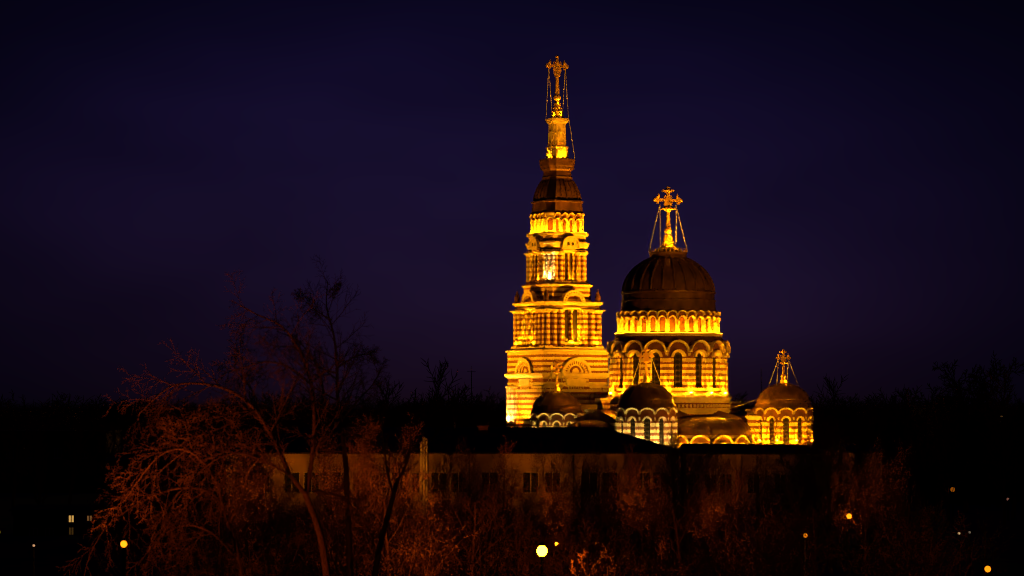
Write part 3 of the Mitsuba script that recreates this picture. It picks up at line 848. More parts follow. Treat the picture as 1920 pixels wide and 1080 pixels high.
tl(R_, 3, 56.6, 647, 900, 'floodlight in the arched niche on the right face of the tower, middle storey', .55, 1.2)
tl(R_, 47, 61.5, 649, 260, 'floodlight between the right-hand columns of the tower, middle storey', .4)
tl(L_, 3, 56.6, 647, 900, 'floodlight in the arched niche on the left face of the tower, middle storey', .55, 1.2)
tl(L_, -49, 61.5, 649, 260, 'floodlight by the leftmost column of the tower, middle storey', .4)
tl(L_, -32, 61.5, 649, 260, 'floodlight by the second column from the left of the tower, middle storey', .4)
C_ = MT @ Rz(-math.pi / 4)
tl(C_, 0, (2 * 46 - 14) / math.sqrt(2) + 4.2, 529, 700, 'floodlight at the front corner column of the tower, upper storey', .6, 1.2, (0, .1, 1), HAL)
tl(R_, 3, 43.0, 528, 600, 'floodlight in the niche on the right face of the tower, upper storey', .4)
tl(L_, 3, 43.0, 528, 600, 'floodlight in the niche on the left face of the tower, upper storey', .4)
tl(R_, 35, 48.5, 529, 200, 'floodlight by the rightmost column of the tower, upper storey', .35)
tl(L_, -60, 78, 792, 560, 'floodlight at the left corner foot of the tower', .8, 1.6, (0, .25, 1), HAL)
tl(L_, 8, 79, 798, 500, 'floodlight before the left face at the foot of the tower', .8, 1.6, (0, .28, 1))
tl(R_, 42, 84, 806, 500, 'floodlight before the right face, tower foot', .8, 1.6, (0, .3, 1))
tl(R_, -45, 84, 806, 350, 'floodlight behind the left turret, at the foot of the tower', .8, 1.2, (0, .3, 1))
# lantern, pedestals and balls
tl(R_, 0, 22.5, 299, 160, 'floodlight at the foot of the spire lantern, right face', .45, .8, (0, .45, 1))
tl(L_, 0, 22.5, 299, 120, 'floodlight at the foot of the spire lantern, left face', .45, .8, (0, .45, 1))
tl(R_, 4, 14.5, 220.5, 110, 'floodlight beside the gilded pedestal of the spire cross', .4, .8, (0, .35, 1))
tl(L_, 4, 14.5, 220.5, 70, 'floodlight left of the gilded pedestal of the spire cross', .4, .6, (0, .35, 1))
tl(R_, 1, 8.0, 193.5, 160, 'small floodlight under the gilded ball of the spire cross', .3, .8, (0, .45, 1))
F = MC
for x, off, y, L, lab in ((8, 27.0, 468.5, 210, 'floodlight right of the gilded pedestal on the great dome'), (1, 9.6, 441.5, 150, 'small floodlight under the gilded ball of the great dome'), (-14, 26, 468.5, 150, 'floodlight left of the gilded pedestal on the great dome')):
    floodlight(loc(F, (x * k2, -off * k2, zA(y) + .25)), dirv(F, (0, .30, 1)), L * 14, lab, size=.45, weight=1.2)
words = {'front': 'front turret, before the great drum', 'right': 'right turret', 'left': 'left turret, before the tower'}
for nm, (tx, ty, kk, zz, dz) in TURRET.items():
    M = Tr(tx, ty, dz) @ Rz(TH)
    floodlight(loc(M, (4 * kk, -10.5 * kk, zz(718.5) + .12)), dirv(M, (0, .35, 1)), 900 if nm == 'right' else 1300, f'floodlight at the gilded cross of the {words[nm]}', size=.34, weight=.7)
    col = SOD if nm == 'right' else HAL
    js = [j for j in range(12) if abs(((j + .5) * math.pi / 6 + TH - math.atan2(-tx, ty) + math.pi) % (2 * math.pi) - math.pi) < math.radians(62)]
    js.sort(key=lambda j: ((j + .5) * math.pi / 6 + TH - math.atan2(-tx, ty) + math.pi) % (2 * math.pi) - math.pi)
    for o, j in enumerate(js):
        F = M @ Rz((j + .5) * math.pi / 6)
        floodlight(loc(F, (0, -69 * kk, zz(827.5 if nm == 'right' else 833.5) + .2)), dirv(F, (0, .42, 1)), 800 if nm == 'right' else 800, f'{ORD[o]} lamp from the left at the foot of the {words[nm]}', col=col, size=.55, weight=1.4, bulb=.24 if nm == 'right' else 0.0)
AS = thing('light_strip', 'yellow strip of lamps along the foot of the low apse arches', 'light strip')
F = MC @ Tr(0, -15.5)
asp = [(10.3 * math.cos(q), 10.3 * math.sin(q), 1.6) for q in np.linspace(math.pi + .1, 2 * math.pi - .1, 40)]
lens(AS + '__tube', tubes([asp], [[.09] * 40], 6), 330 * SOD, 4.0, F)
add(AS + '__tray', tubes([[(x * 1.02, y * 1.02, z - .1) for x, y, z in asp]], [[.1] * 40], 4), 'iron', F)


# far floodlights on the ground behind the long house
def mast(x, y, z, tgt, watts, cut, beam, label, w=6.0):
    kf = thing('lamp_mast', label, 'floodlight mast', 'floodlight masts')
    add(kf + '__pole', tubes([[(x, y, 0), (x, y, z - .4)]], [[.14, .09]], 8), 'iron')
    d = np.asarray(tgt, float) - np.array([x, y, z])
    M = Tr(x, y, z) @ aim(d)
    add(kf + '__housing', oct_house(.5, .36), 'iron', M)
    add(kf + '__glass', box(-.42, .42, -.28, .28, 0, .02), 'steel', M)
    spot(kf + '_light', np.array([x, y, z]) + d / np.linalg.norm(d) * .15, tgt, watts, SOD, cut, beam, w)


R_SRC, L_SRC = loc(MT, (20, -34, 13.5)), loc(MT, (-38, 16, 6.0))
mast(*R_SRC, loc(MT, (0, -7, 37)), 17500, 34, 9, 'floodlight mast behind the great drum, aimed at the middle of the tower', 8.0)
mast(*(R_SRC + [1.6, 1.0, 0]), loc(MT, (0, -5, 53)), 20500, 15, 7, 'floodlight mast behind the great drum, aimed at the top of the tower', 6.0)
mast(*L_SRC, loc(MT, (-7, 0, 36)), 14500, 34, 14, 'floodlight mast left of the tower, aimed at its left face', 7.0)
mast(74.0, 412.0, 4.5, (36, 500, 26), 10500, 20, 12, 'floodlight mast behind the long building, aimed at the great drum', 5.0)

mast(70.0, 408.0, 4.5, (CX, CY, zA(390)), 26000, 5.0, 3.2, 'floodlight mast behind the annex, aimed at the cross of the great dome', 3.0)
mast(67.0, 405.0, 4.5, (TX, TY, zT(150)), 26000, 4.6, 2.8, 'floodlight mast behind the annex, aimed at the cross of the spire', 2.0)

# ================================================================== the town in front: long house, outbuildings, small houses
def window_in(holder, M, x, z, w, h, y, lit=None, sash=2):
    """A framed window whose front lies at local y."""
    wk = add(holder + '__window', prism(sbox(x - w / 2, z, x + w / 2, z + h).difference(union_all([sbox(x - w / 2 + .07 + i * (w - .07) / sash, z + .07, x - w / 2 + (i + 1) * (w - .07) / sash, z + h - .07) for i in range(sash)])), y - .02, .10), 'frame', M)
    if lit is None:
        add(wk + '__pane', box(x - w / 2 + .03, x + w / 2 - .03, y + .05, y + .07, z + .03, z + h - .03), 'dull_pane', M)
    else:
        lens(wk + '__pane', box(x - w / 2 + .03, x + w / 2 - .03, y + .05, y + .07, z + .03, z + h - .03), lit, .3, M)
    add(wk + '__sill', box(x - w / 2 - .1, x + w / 2 + .1, y - .16, y - .021, z - .09, z - .004), 'plaster', M)


def house_wall(x0, x1, z0, z1, holes, y, t=.4):
    return prism(sbox(x0, z0, x1, z1).difference(union_all([sbox(a - w / 2, z, a + w / 2, z + h) for a, z, w, h in holes])) if holes else sbox(x0, z0, x1, z1), y, t)


LH = thing('long_house', 'long low plastered building with a dark hipped roof, in front of the cathedral', 'building')
YB = 200.0
px = lambda x, Y=YB: (x - 960) / FPX * Y
zb_ = lambda y, Y=YB: EYE + tz(y) * Y
xl, xr = px(425), px(1276)
xc = [455, 492, 548, 585, 640, 676, 712, 750, 787, 823, 860, 918, 995, 1036, 1105, 1143, 1205, 1238]
holes = [(px(x), zb_(925), 1.36, 1.78) for x in xc]
add(LH + '__wall', house_wall(xl, xr, 0.03, zb_(850), holes, YB), 'plaster')
add(LH + '__wall', [box(xl, xl + .4, YB + .402, YB + 14, .03, zb_(850)), box(xr - .4, xr, YB + .402, YB + 14, .03, zb_(850)), box(xl, xr, YB + 14.002, YB + 14.4, .03, zb_(850))], 'plaster')
add(LH + '__room', box(xl + .5, xr - .5, YB + 1.2, YB + 13.5, .05, zb_(852)), 'hidden_room')
for h_ in holes:
    window_in(LH, np.eye(4), h_[0], h_[1], h_[2], h_[3], YB + .16)
e0, e1, er = zb_(851), zb_(848.5), zb_(803) + .02
rx0, rx1 = px(560), px(1135)
add(LH + '__eaves', loft([[(xl - .3, YB - .3, e0), (xr + .3, YB - .3, e0), (xr + .3, YB + 14.7, e0), (xl - .3, YB + 14.7, e0)], [(xl - .55, YB - .55, e1), (xr + .55, YB - .55, e1), (xr + .55, YB + 14.95, e1), (xl - .55, YB + 14.95, e1)]]), 'tar')
add(LH + '__roof', loft([[(xl - .6, YB - .6, e1 + .003), (xr + .6, YB - .6, e1 + .003), (xr + .6, YB + 15, e1 + .003), (xl - .6, YB + 15, e1 + .003)], [(rx0, YB + 6.6, er), (rx1, YB + 6.6, er), (rx1, YB + 7.2, er), (rx0, YB + 7.2, er)]]), 'tar')
rm = []
for x in np.arange(xl + 1.2, xr - 1, 1.2):
    f0, f1 = max(rx0, min(rx1, x)), x
    rm.append(rod((x, YB - .5, e1 + .06), (f0 if abs(f0 - x) < .1 else x + (f0 - x) * .98, YB + 6.6, er + .03), .03, 4))
add(LH + '__roof_seam', rm, 'tar', kind='stuff')
for x, zt2, hh in ((700, 806, 1.0), (905, 806, .9)):
    add(LH + '__chimney', [box(px(x) - .4, px(x) + .4, YB + 5, YB + 5.8, zb_(812) - .6, zb_(zt2) + .2), box(px(x) - .5, px(x) + .5, YB + 4.9, YB + 5.9, zb_(zt2) + .2, zb_(zt2) + .32)], 'brick')
for x, hh in ((620, .5), (850, .42), (1010, .55), (1090, .4)):
    add(LH + '__roof_vent', lathe([(.10, zb_(815) - .6), (.10, zb_(806) + hh), (.2, zb_(806) + hh + .02), (.03, zb_(806) + hh + .22)], 8), 'iron', Tr(px(x), YB + 5.6))
# drain pipe and cornice band
add(LH + '__string_course', box(xl + .01, xr - .01, YB - .07, YB - .002, zb_(936), zb_(932)), 'plaster')
for x in (610, 880, 1075, 1262):
    add(LH + '__drainpipe', rod((px(x), YB - .12, .05), (px(x), YB - .12, zb_(852)), .07, 8), 'iron')

WG = thing('annex', 'lower plastered annex with a flat dark roof, at the right end of the long building', 'building')
wx0, wx1 = xr + .62, px(1574)
xc2 = [1302, 1334, 1362, 1414, 1465, 1520]
holes = [(px(x), zb_(927), 1.1, 1.7) for x in xc2]
add(WG + '__wall', house_wall(wx0, wx1, .03, zb_(852), holes, YB + 1.0), 'plaster')
add(WG + '__wall', [box(wx0, wx0 + .4, YB + 1.402, YB + 12, .03, zb_(852)), box(wx1 - .4, wx1, YB + 1.402, YB + 12, .03, zb_(852)), box(wx0, wx1, YB + 12.002, YB + 12.4, .03, zb_(852))], 'plaster')
add(WG + '__room', box(wx0 + .5, wx1 - .5, YB + 2.2, YB + 11.5, .05, zb_(854)), 'hidden_room')
for h_ in holes:
    window_in(WG, np.eye(4), h_[0], h_[1], h_[2], h_[3], YB + 1.16)
add(WG + '__roof', loft([[(wx0 - .05, YB + .5, zb_(852) + .003), (px(1540), YB + .5, zb_(852) + .003), (px(1540), YB + 13, zb_(852) + .003), (wx0 - .05, YB + 13, zb_(852) + .003)], [(wx0 - .05, YB + .3, zb_(850)), (px(1545), YB + .3, zb_(850)), (px(1545), YB + 13.2, zb_(850)), (wx0 - .05, YB + 13.2, zb_(850))], [(wx0 - .05, YB + 6, zb_(834)), (px(1526), YB + 6, zb_(836)), (px(1526), YB + 6.5, zb_(836)), (wx0 - .05, YB + 6.5, zb_(834))]]), 'tar')
add(WG + '__parapet', box(px(1545) + .01, wx1 + .1, YB + .9, YB + 12.5, zb_(852) + .004, zb_(845)), 'plaster')

OB = thing('outbuilding', 'small plastered outbuilding with a lean-to roof, right of the annex among bare trees', 'outbuilding')
o0, o1, YO = px(1590, 206), px(1652, 206), 206.0
add(OB + '__wall', [house_wall(o0, o1, .03, zb_(849, YO), [((o0 + o1) / 2 + .4, .05, 1.0, 2.1)], YO), box(o0, o0 + .3, YO + .402, YO + 4, .03, zb_(849, YO)), box(o1 - .3, o1, YO + .402, YO + 4, .03, zb_(849, YO))], 'plaster')
add(OB + '__roof', loft([[(o0 - .2, YO - .3, zb_(849, YO) + .004), (o1 + .2, YO - .3, zb_(849, YO) + .004), (o1 + .2, YO + 4.3, zb_(849, YO) + .6), (o0 - .2, YO + 4.3, zb_(849, YO) + .6)], [(o0 - .2, YO - .3, zb_(849, YO) + .12), (o1 + .2, YO - .3, zb_(849, YO) + .12), (o1 + .2, YO + 4.3, zb_(849, YO) + .72), (o0 - .2, YO + 4.3, zb_(849, YO) + .72)]]), 'tar')
add(OB + '__door', box((o0 + o1) / 2 - .05, (o0 + o1) / 2 + .85, YO + .2, YO + .26, .06, 2.1), 'iron')

FP = thing('flue_pipes', 'three pale steel flue pipes of unequal height on the wall of the long building', 'flue pipes')
for x, yt, r in ((790.5, 832, .085), (795.5, 822, .10), (801, 826, .085)):
    add(FP + '__pipe', tubes([[(px(x), YB - 1.0, .05), (px(x), YB - 1.0, zb_(870)), (px(x), YB - 1.0, zb_(yt))]], [[r] * 3], 10), 'steel_matt', smooth=40)
    add(FP + '__cap', lathe([(r * 1.7, zb_(yt) + .02), (r * 1.8, zb_(yt) + .07), (.02, zb_(yt) + .22)], 10), 'steel_matt', Tr(px(x), YB - 1.0))
for y in (838, 862, 884):
    add(FP + '__clamp', box(px(788), px(803.5), YB - .9, YB - .02, zb_(y), zb_(y) + .06), 'iron')
scene['steel_matt'] = rgbmat((.62, .55, .45), .6, .2)


def small_house(label, x0, x1, Y, yeave, yridge, wins, depth=8.0, roofmat='tar', cat_='house'):
    h = thing('house' if cat_ == 'house' else 'apartment_block', label, cat_)
    a, b, ze, zr = px(x0, Y), px(x1, Y), zb_(yeave, Y), zb_(yridge, Y + depth / 2)
    hs = [(px(x, Y), zb_(y + hh / 2, Y), ww / FPX * Y, hh / FPX * Y) for x, y, ww, hh, lit in wins]
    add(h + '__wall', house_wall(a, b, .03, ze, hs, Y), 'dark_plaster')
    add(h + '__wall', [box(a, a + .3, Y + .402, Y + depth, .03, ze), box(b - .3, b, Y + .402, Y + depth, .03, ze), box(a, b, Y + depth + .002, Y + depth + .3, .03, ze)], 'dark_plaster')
    add(h + '__room', box(a + .4, b - .4, Y + .9, Y + depth - .2, .05, ze - .1), 'hidden_room')
    for (x, y, ww, hh, lit), q in zip(wins, hs):
        window_in(h, np.eye(4), q[0], q[1], q[2], q[3], Y + .14, None if lit is None else np.array(lit), 1 if ww < 9 else 2)
    o = .35
    if cat_ == 'house':
        m = Y + depth / 2
        add(h + '__roof', loft([[(a - o, Y - o, ze + .003), (b + o, Y - o, ze + .003), (b + o, Y + depth + o, ze + .003), (a - o, Y + depth + o, ze + .003)], [(a - o, Y - o, ze + .14), (b + o, Y - o, ze + .14), (b + o, Y + depth + o, ze + .14), (a - o, Y + depth + o, ze + .14)], [(a - o, m - .1, zr), (b + o, m - .1, zr), (b + o, m + .1, zr), (a - o, m + .1, zr)]]), roofmat)
    else:
        add(h + '__roof', [box(a - .2, b + .2, Y - .2, Y + depth + .5, ze + .003, ze + .3), box(a + 2, a + 4, Y + 2, Y + 4, ze + .3, ze + 1.8)], roofmat)
    return h


W1 = (0.55, 0.27, 0.05)
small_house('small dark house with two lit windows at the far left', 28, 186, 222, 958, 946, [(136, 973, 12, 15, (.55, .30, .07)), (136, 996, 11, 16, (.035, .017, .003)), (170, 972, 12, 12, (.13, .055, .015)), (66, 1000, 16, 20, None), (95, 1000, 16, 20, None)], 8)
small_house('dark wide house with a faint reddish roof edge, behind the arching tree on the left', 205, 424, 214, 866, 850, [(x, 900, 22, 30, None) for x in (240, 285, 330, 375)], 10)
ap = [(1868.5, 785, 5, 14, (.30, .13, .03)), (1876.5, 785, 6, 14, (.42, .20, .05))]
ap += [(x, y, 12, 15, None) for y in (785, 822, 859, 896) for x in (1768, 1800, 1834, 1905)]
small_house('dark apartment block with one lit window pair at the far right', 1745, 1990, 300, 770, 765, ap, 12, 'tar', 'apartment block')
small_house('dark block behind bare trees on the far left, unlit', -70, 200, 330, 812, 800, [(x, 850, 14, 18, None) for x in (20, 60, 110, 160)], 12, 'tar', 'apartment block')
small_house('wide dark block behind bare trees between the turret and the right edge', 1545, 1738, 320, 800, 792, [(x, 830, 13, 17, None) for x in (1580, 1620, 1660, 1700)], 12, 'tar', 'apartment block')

# masts and a wire
AN = thing('antenna_mast', 'thin antenna mast with a short crossbar, left of the tower', 'antenna mast')
Y_ = 420.0
p0, p1 = pt(884, 800, Y_), pt(884, 696, Y_)
add(AN + '__pole', tubes([[(p0[0], Y_, 0), p1]], [[.16, .08]], 6), 'iron')
add(AN + '__crossbar', rod(p1 + [-.75, 0, -.1], p1 + [.75, 0, -.1], .05, 5), 'iron')
add(AN + '__spike', rod(p1, p1 + [0, 0, .9], .04, 5), 'iron')
AN = thing('antenna_mast', 'thin dark mast between the great drum and the right turret', 'antenna mast')
p0, p1 = pt(1427, 800, 520), pt(1427, 697, 520)
add(AN + '__pole', tubes([[(p0[0], 520, 0), p1]], [[.14, .07]], 6), 'iron')
add(AN + '__spike', rod(p1, p1 + [0, 0, .8], .04, 5), 'iron')
WI = thing('wire', 'slack wire from the drum to the dome of the right turret', 'wire')
wp = [pt(1373, 764, 493), pt(1395, 757.5, 493), pt(1420, 748, 493), pt(1436, 741, 492.5)]
add(WI + '__strand', tubes([wp], [[.055] * 4], 5), 'steel')


# ================================================================== street lamps
def street_lamp(x, y, Y, r, L, label, w=1.5, col=OLD, bulb=0.0, reach=0.0):
    s = thing('street_lamp', label, 'street lamp')
    c = pt(x, y, Y)
    add(s + '__pole', tubes([[(c[0] + reach, Y, 0), (c[0] + reach, Y, c[2] * .5), (c[0] + reach, Y, c[2] + (.25 if reach else -r * 1.1))]], [[.09, .07, .05]], 8), 'iron', smooth=40)
    if reach:
        add(s + '__arm', tubes([[(c[0] + reach, Y, c[2] + .2), (c[0] + reach * .5, Y, c[2] + r + .32), (c[0], Y, c[2] + r + .14)]], [[.035] * 3], 6), 'iron')
    add(s + '__lamp_head', lathe([(r * .5, c[2] + r * .93), (r * .9, c[2] + r * .98), (r * .7, c[2] + r * 1.25), (.03, c[2] + r * 1.5)], 14), 'iron', Tr(c[0], Y))
    add(s + '__collar', lathe([(.05, c[2] - r * 1.35), (r * .5, c[2] - r * 1.15), (r * .55, c[2] - r * .95), (.06, c[2] - r * .94)], 12), 'iron', Tr(c[0], Y))
    lens(s + '__globe', ball((0, 0, 0), r * .9, 3), L * col, 1.0 if bulb else w, Tr(*c))
    if bulb:                                # the bulb's main beam, thrown from the far side of the globe
        scene[s + '_light'] = {'type': 'point', 'position': [float(c[0]), float(c[1] + r * 1.5), float(c[2])], 'intensity': {'type': 'rgb', 'value': [float(q) for q in bulb * DIM * OLD]}, 'sampling_weight': float(w)}
    return s


street_lamp(1016, 1033, 104, .25, 160, 'blazing globe street lamp low in the middle, below the long building', 12.0, SOD, 140.0)
street_lamp(1043, 1020, 150, .12, 30, 'small street lamp just right of the blazing globe lamp', .5)
street_lamp(235, 1020, 53, .08, 2.8, 'bright orange street lamp among the arching branches on the left', 12.0, OLD, 46.0)
street_lamp(-1, 998, 130, .16, 3.2, 'yellowish street lamp cut by the left edge', .4)
street_lamp(67, 1023, 120, .07, .5, 'faint pinkish lamp below the small dark house', .3, np.array([1, .5, .25]))
street_lamp(1590, 968, 140, .17, 2.2, 'yellow street lamp right of the middle, topmost of the right-hand lamps', .4)
street_lamp(1508, 1004, 112, .11, 1.0, 'dim orange street lamp below the annex', .3)
street_lamp(1848, 1067, 84, .12, 1.8, 'yellow street lamp in the bottom right corner', .4)
street_lamp(1784, 918, 240, .26, .22, 'dim lamp below the apartment block', .3)
street_lamp(1795, 1000, 150, .09, .45, 'left one of two tiny lamps low on the right', .3, np.array([1, .62, .25]))
street_lamp(1815, 998, 150, .08, .14, 'right one of two tiny lamps low on the right', .3, np.array([1, .75, .5]))
street_lamp(1887, 936, 250, .16, .14, 'tiny pinkish lamp near the right edge', .3, np.array([1, .35, .25]))


# ================================================================== trees
UPV = np.array([0, 0, 1.0])


def grow(rng, p0, d0, L, r0, lvl, out, P):
    n = P['pts'][lvl]
    d = np.asarray(d0, float) / np.linalg.norm(d0)
    p = np.asarray(p0, float)
    pts = [p]
    W = rng.normal(0, P['wob'][lvl], (n, 3))
    for i in range(n - 1):
        d = d + W[i] + UPV * P['trop'][lvl]
        d = d / np.linalg.norm(d)
        p = p + d * (L / (n - 1))
        pts.append(p)
    pts = np.array(pts)
    t = np.linspace(0, 1, n)
    tip = P['tip'][lvl]
    out[lvl].append((pts, r0 * (1 - (1 - tip) * t)))
    sprout(rng, pts, r0 * (1 - (1 - tip) * t), L, lvl, out, P)


def sprout(rng, pts, rad, L, lvl, out, P):
    if lvl + 1 >= len(P['pts']):
        return
    n = len(pts)
    m = P['kids'][lvl]
    m = int(m + rng.random())
    a0 = rng.random() * 6.28
    for j in range(m):
        t = P['t0'][lvl] + (1 - P['t0'][lvl]) * ((j + rng.random() * .8) / m)
        x = min(t * (n - 1), n - 1.001)
        i = int(x)
        q = pts[i] + (pts[i + 1] - pts[i]) * (x - i)
        tan = pts[i + 1] - pts[i]
        tan = tan / np.linalg.norm(tan)
        a0 += 2.4 + rng.normal(0, .5)
        side = np.cross(tan, [math.cos(a0), math.sin(a0), .31])
        side /= np.linalg.norm(side)
        ang = math.radians(P['ang'][lvl] + rng.normal(0, 9))
        d = tan * math.cos(ang) + side * math.sin(ang)
        LL = L * P['ratio'][lvl] * (1.15 - .65 * t) * rng.uniform(.7, 1.2)
        rr = max((rad[i] + (rad[i + 1] - rad[i]) * (x - i)) * P['rr'][lvl], P['rmin'])
        grow(rng, q, d, LL, rr, lvl + 1, out, P)


def tree_data(seed, H, r, P, stems=1, lean=(0, 0)):
    rng = np.random.default_rng(seed)
    out = [[] for _ in P['pts']]
    for s_i in range(stems):
        a = s_i * 2.4 + rng.random()
        sp = 0.0 if stems == 1 else rng.uniform(.12, .5)
        d = np.array([math.cos(a) * sp + lean[0], math.sin(a) * sp + lean[1], 1.0])
        grow(rng, np.array([math.cos(a), math.sin(a), 0]) * (.12 * (stems > 1)), d, H * P['trunk'] * rng.uniform(.8, 1.05), r * (1 if stems == 1 else .6), 0, out, P)
    return out


def meshes(lst, sides):
    by = {}
    for p, r in lst:
        by.setdefault(len(p), []).append((p, r))
    return cat([tubes(np.array([a for a, _ in v]), np.array([b for _, b in v]), sides) for v in by.values()])


ELM = dict(pts=[7, 6, 5, 4, 3], wob=[.07, .14, .18, .2, .2], trop=[.02, .05, .05, .04, .03], tip=[.35, .3, .3, .4, .5], kids=[11, 6, 6, 4, 0], t0=[.28, .18, .12, .1], ang=[48, 48, 46, 42], ratio=[.52, .52, .5, .5], rr=[.55, .6, .6, .65], rmin=.011, trunk=.85)
BUSH = dict(pts=[6, 5, 4, 3], wob=[.10, .16, .2, .2], trop=[.04, .05, .04, .02], tip=[.3, .3, .4, .5], kids=[8, 7, 5, 0], t0=[.2, .12, .1], ang=[38, 44, 44], ratio=[.5, .5, .5], rr=[.6, .6, .65], rmin=.010, trunk=.95)
POPLAR = dict(pts=[8, 6, 4, 3], wob=[.03, .08, .14, .2], trop=[.03, .16, .12, .08], tip=[.2, .25, .4, .5], kids=[26, 8, 5, 0], t0=[.12, .1, .1], ang=[36, 36, 40], ratio=[.34, .45, .5], rr=[.42, .55, .6], rmin=.014, trunk=1.0)
FAR = dict(ELM, rmin=.045, pts=[6, 5, 4, 3], kids=[11, 7, 8, 0])
FARP = dict(POPLAR, rmin=.05, pts=[6, 4, 3], kids=[28, 10, 0])
VAR = {}


def variant(name, seed, H, r, P, stems=1, lean=(0, 0)):
    o = tree_data(seed, H, r, P, stems, lean)
    VAR[name] = (mikit.ply(meshes(o[0], 7), 'bark', smooth=True), mikit.ply(meshes(o[1], 5), 'bark', smooth=True), mikit.ply(cat([meshes(q, 3) for q in o[2:] if q]), 'bark'))


for i in range(3):
    variant(f'elm{i}', 11 + i, 10, .17, ELM)
    variant(f'bush{i}', 31 + i, 5, .06, BUSH, 5)
    variant(f'far{i}', 51 + i, 12, .22, FAR)
variant('pop0', 71, 13, .17, FARP)
variant('pop1', 72, 13, .17, FARP)
variant('sap0', 81, 9, .09, dict(POPLAR, rmin=.013), 3)
variant('sap1', 82, 9, .09, dict(POPLAR, rmin=.013), 2)


def plant(name, var, x, Y, h, href, rot, label, cat_, group=None, parts=('trunk', 'limbs', 'crown')):
    k_ = thing(name, label, cat_, group)
    s = h / href
    M = T().translate([(x - 960) / FPX * Y, Y, -.05]).rotate([0, 0, 1], rot).scale([s, s, s])
    for nm, d in zip(parts, VAR[var]):
        kk = f'{k_}__{nm}'
        scene[kk] = {**d, 'to_world': M}
        if nm != 'trunk':
            labels[kk] = {'kind': 'stuff'}
    return k_


rs = np.random.default_rng(5)


def height_to(y, Y):
    return max(1.0, EYE + tz(y) * Y)


# treeline behind the long house, left of the tower: (x, y of the top)
L1 = [(28, 766), (75, 772), (130, 758), (190, 766), (246, 756), (300, 758), (352, 742), (400, 748), (455, 730), (505, 740), (560, 760), (606, 748), (655, 742), (690, 716), (726, 712), (760, 722), (800, 706), (822, 676), (856, 722), (900, 738), (926, 760), (630, 758), (672, 736), (708, 730), (742, 716), (778, 728), (838, 720), (878, 732)]
L1.sort()
for i, (x, y) in enumerate(L1):
    Y = 222 + 50 * rs.random()
    v = ['far0', 'far1', 'far2', 'pop0', 'pop1'][int(rs.integers(5))] if x != 822 else 'pop0'
    plant('bare_tree', v, x, Y, height_to(y, Y), 12.4 if v[0] == 'f' else 13.3, float(rs.random() * 360), f'{ORD[i]} dark bare tree from the left in the row behind the long building', 'tree', 'dark trees behind the long building')
R1 = [(1535, 742), (1562, 706), (1590, 726), (1622, 720), (1655, 738), (1690, 708), (1716, 700), (1752, 716), (1790, 690), (1826, 650), (1850, 636), (1880, 690), (1915, 716), (1606, 762), (1668, 764), (1735, 754), (1775, 748), (1868, 742), (1548, 752), (1576, 744), (1640, 728), (1702, 726), (1730, 716), (1765, 720), (1808, 700), (1838, 690), (1896, 728)]
for i, (x, y) in enumerate(sorted(R1)):
    Y = 240 + 60 * rs.random()
    v = ['far0', 'far1', 'far2', 'pop0', 'pop1'][int(rs.integers(5))]
    plant('bare_tree', v, x, Y, height_to(y, Y), 12.4 if v[0] == 'f' else 13.3, float(rs.random() * 360), f'{ORD[i]} dark bare tree from the turret in the row on the right', 'tree', 'dark trees on the right')
variant('wood0', 91, 14, .3, dict(BUSH, kids=[9, 6, 0], pts=[5, 4, 3], rmin=.13), 3)
variant('wood1', 92, 14, .3, dict(BUSH, kids=[9, 6, 0], pts=[5, 4, 3], rmin=.13), 4)
labels['distant_wood'] = {'label': 'far dark wood along the horizon behind the town', 'kind': 'stuff'}
cnt = 0
for i in range(150):
    x, Y = -60 + i * 13.6 + rs.normal(0, 6), rs.uniform(620, 900)
    if 940 < x < 1540 and Y < 700:
        Y += 150
    s_ = height_to(761 + 5 * math.sin(x * .021) + rs.normal(0, 6), Y) / 13.5
    for d in VAR[f'wood{i % 2}']:
        cnt += 1
        scene[f'distant_wood__{cnt:03d}'] = {**d, 'to_world': T().translate([(x - 960) / FPX * Y, Y, -.1]).rotate([0, 0, 1], float(rs.random() * 360)).scale([s_ * 1.5, s_ * 1.5, s_])}
# trees against the wall of the long house
L2 = [(470, 838), (640, 800), (716, 806), (760, 846), (818, 812), (905, 842), (945, 846), (1062, 850), (1088, 838), (1122, 852), (1180, 846), (1230, 836), (1285, 848), (1320, 830), (1375, 846), (1420, 838), (1470, 830), (1510, 812), (1560, 800), (1610, 828), (1655, 842)]
for i, (x, y) in enumerate(L2):
    Y = 184 + 12 * rs.random()
    v = ['sap0', 'sap1', 'sap0', 'elm1'][int(rs.integers(4))]
    plant('young_tree', v, x, Y, height_to(y, Y), 9.2 if v[0] == 's' else 10.4, float(rs.random() * 360), f'{ORD[i]} slender bare tree from the left, close before the wall of the long building', 'tree', 'slender trees before the wall')
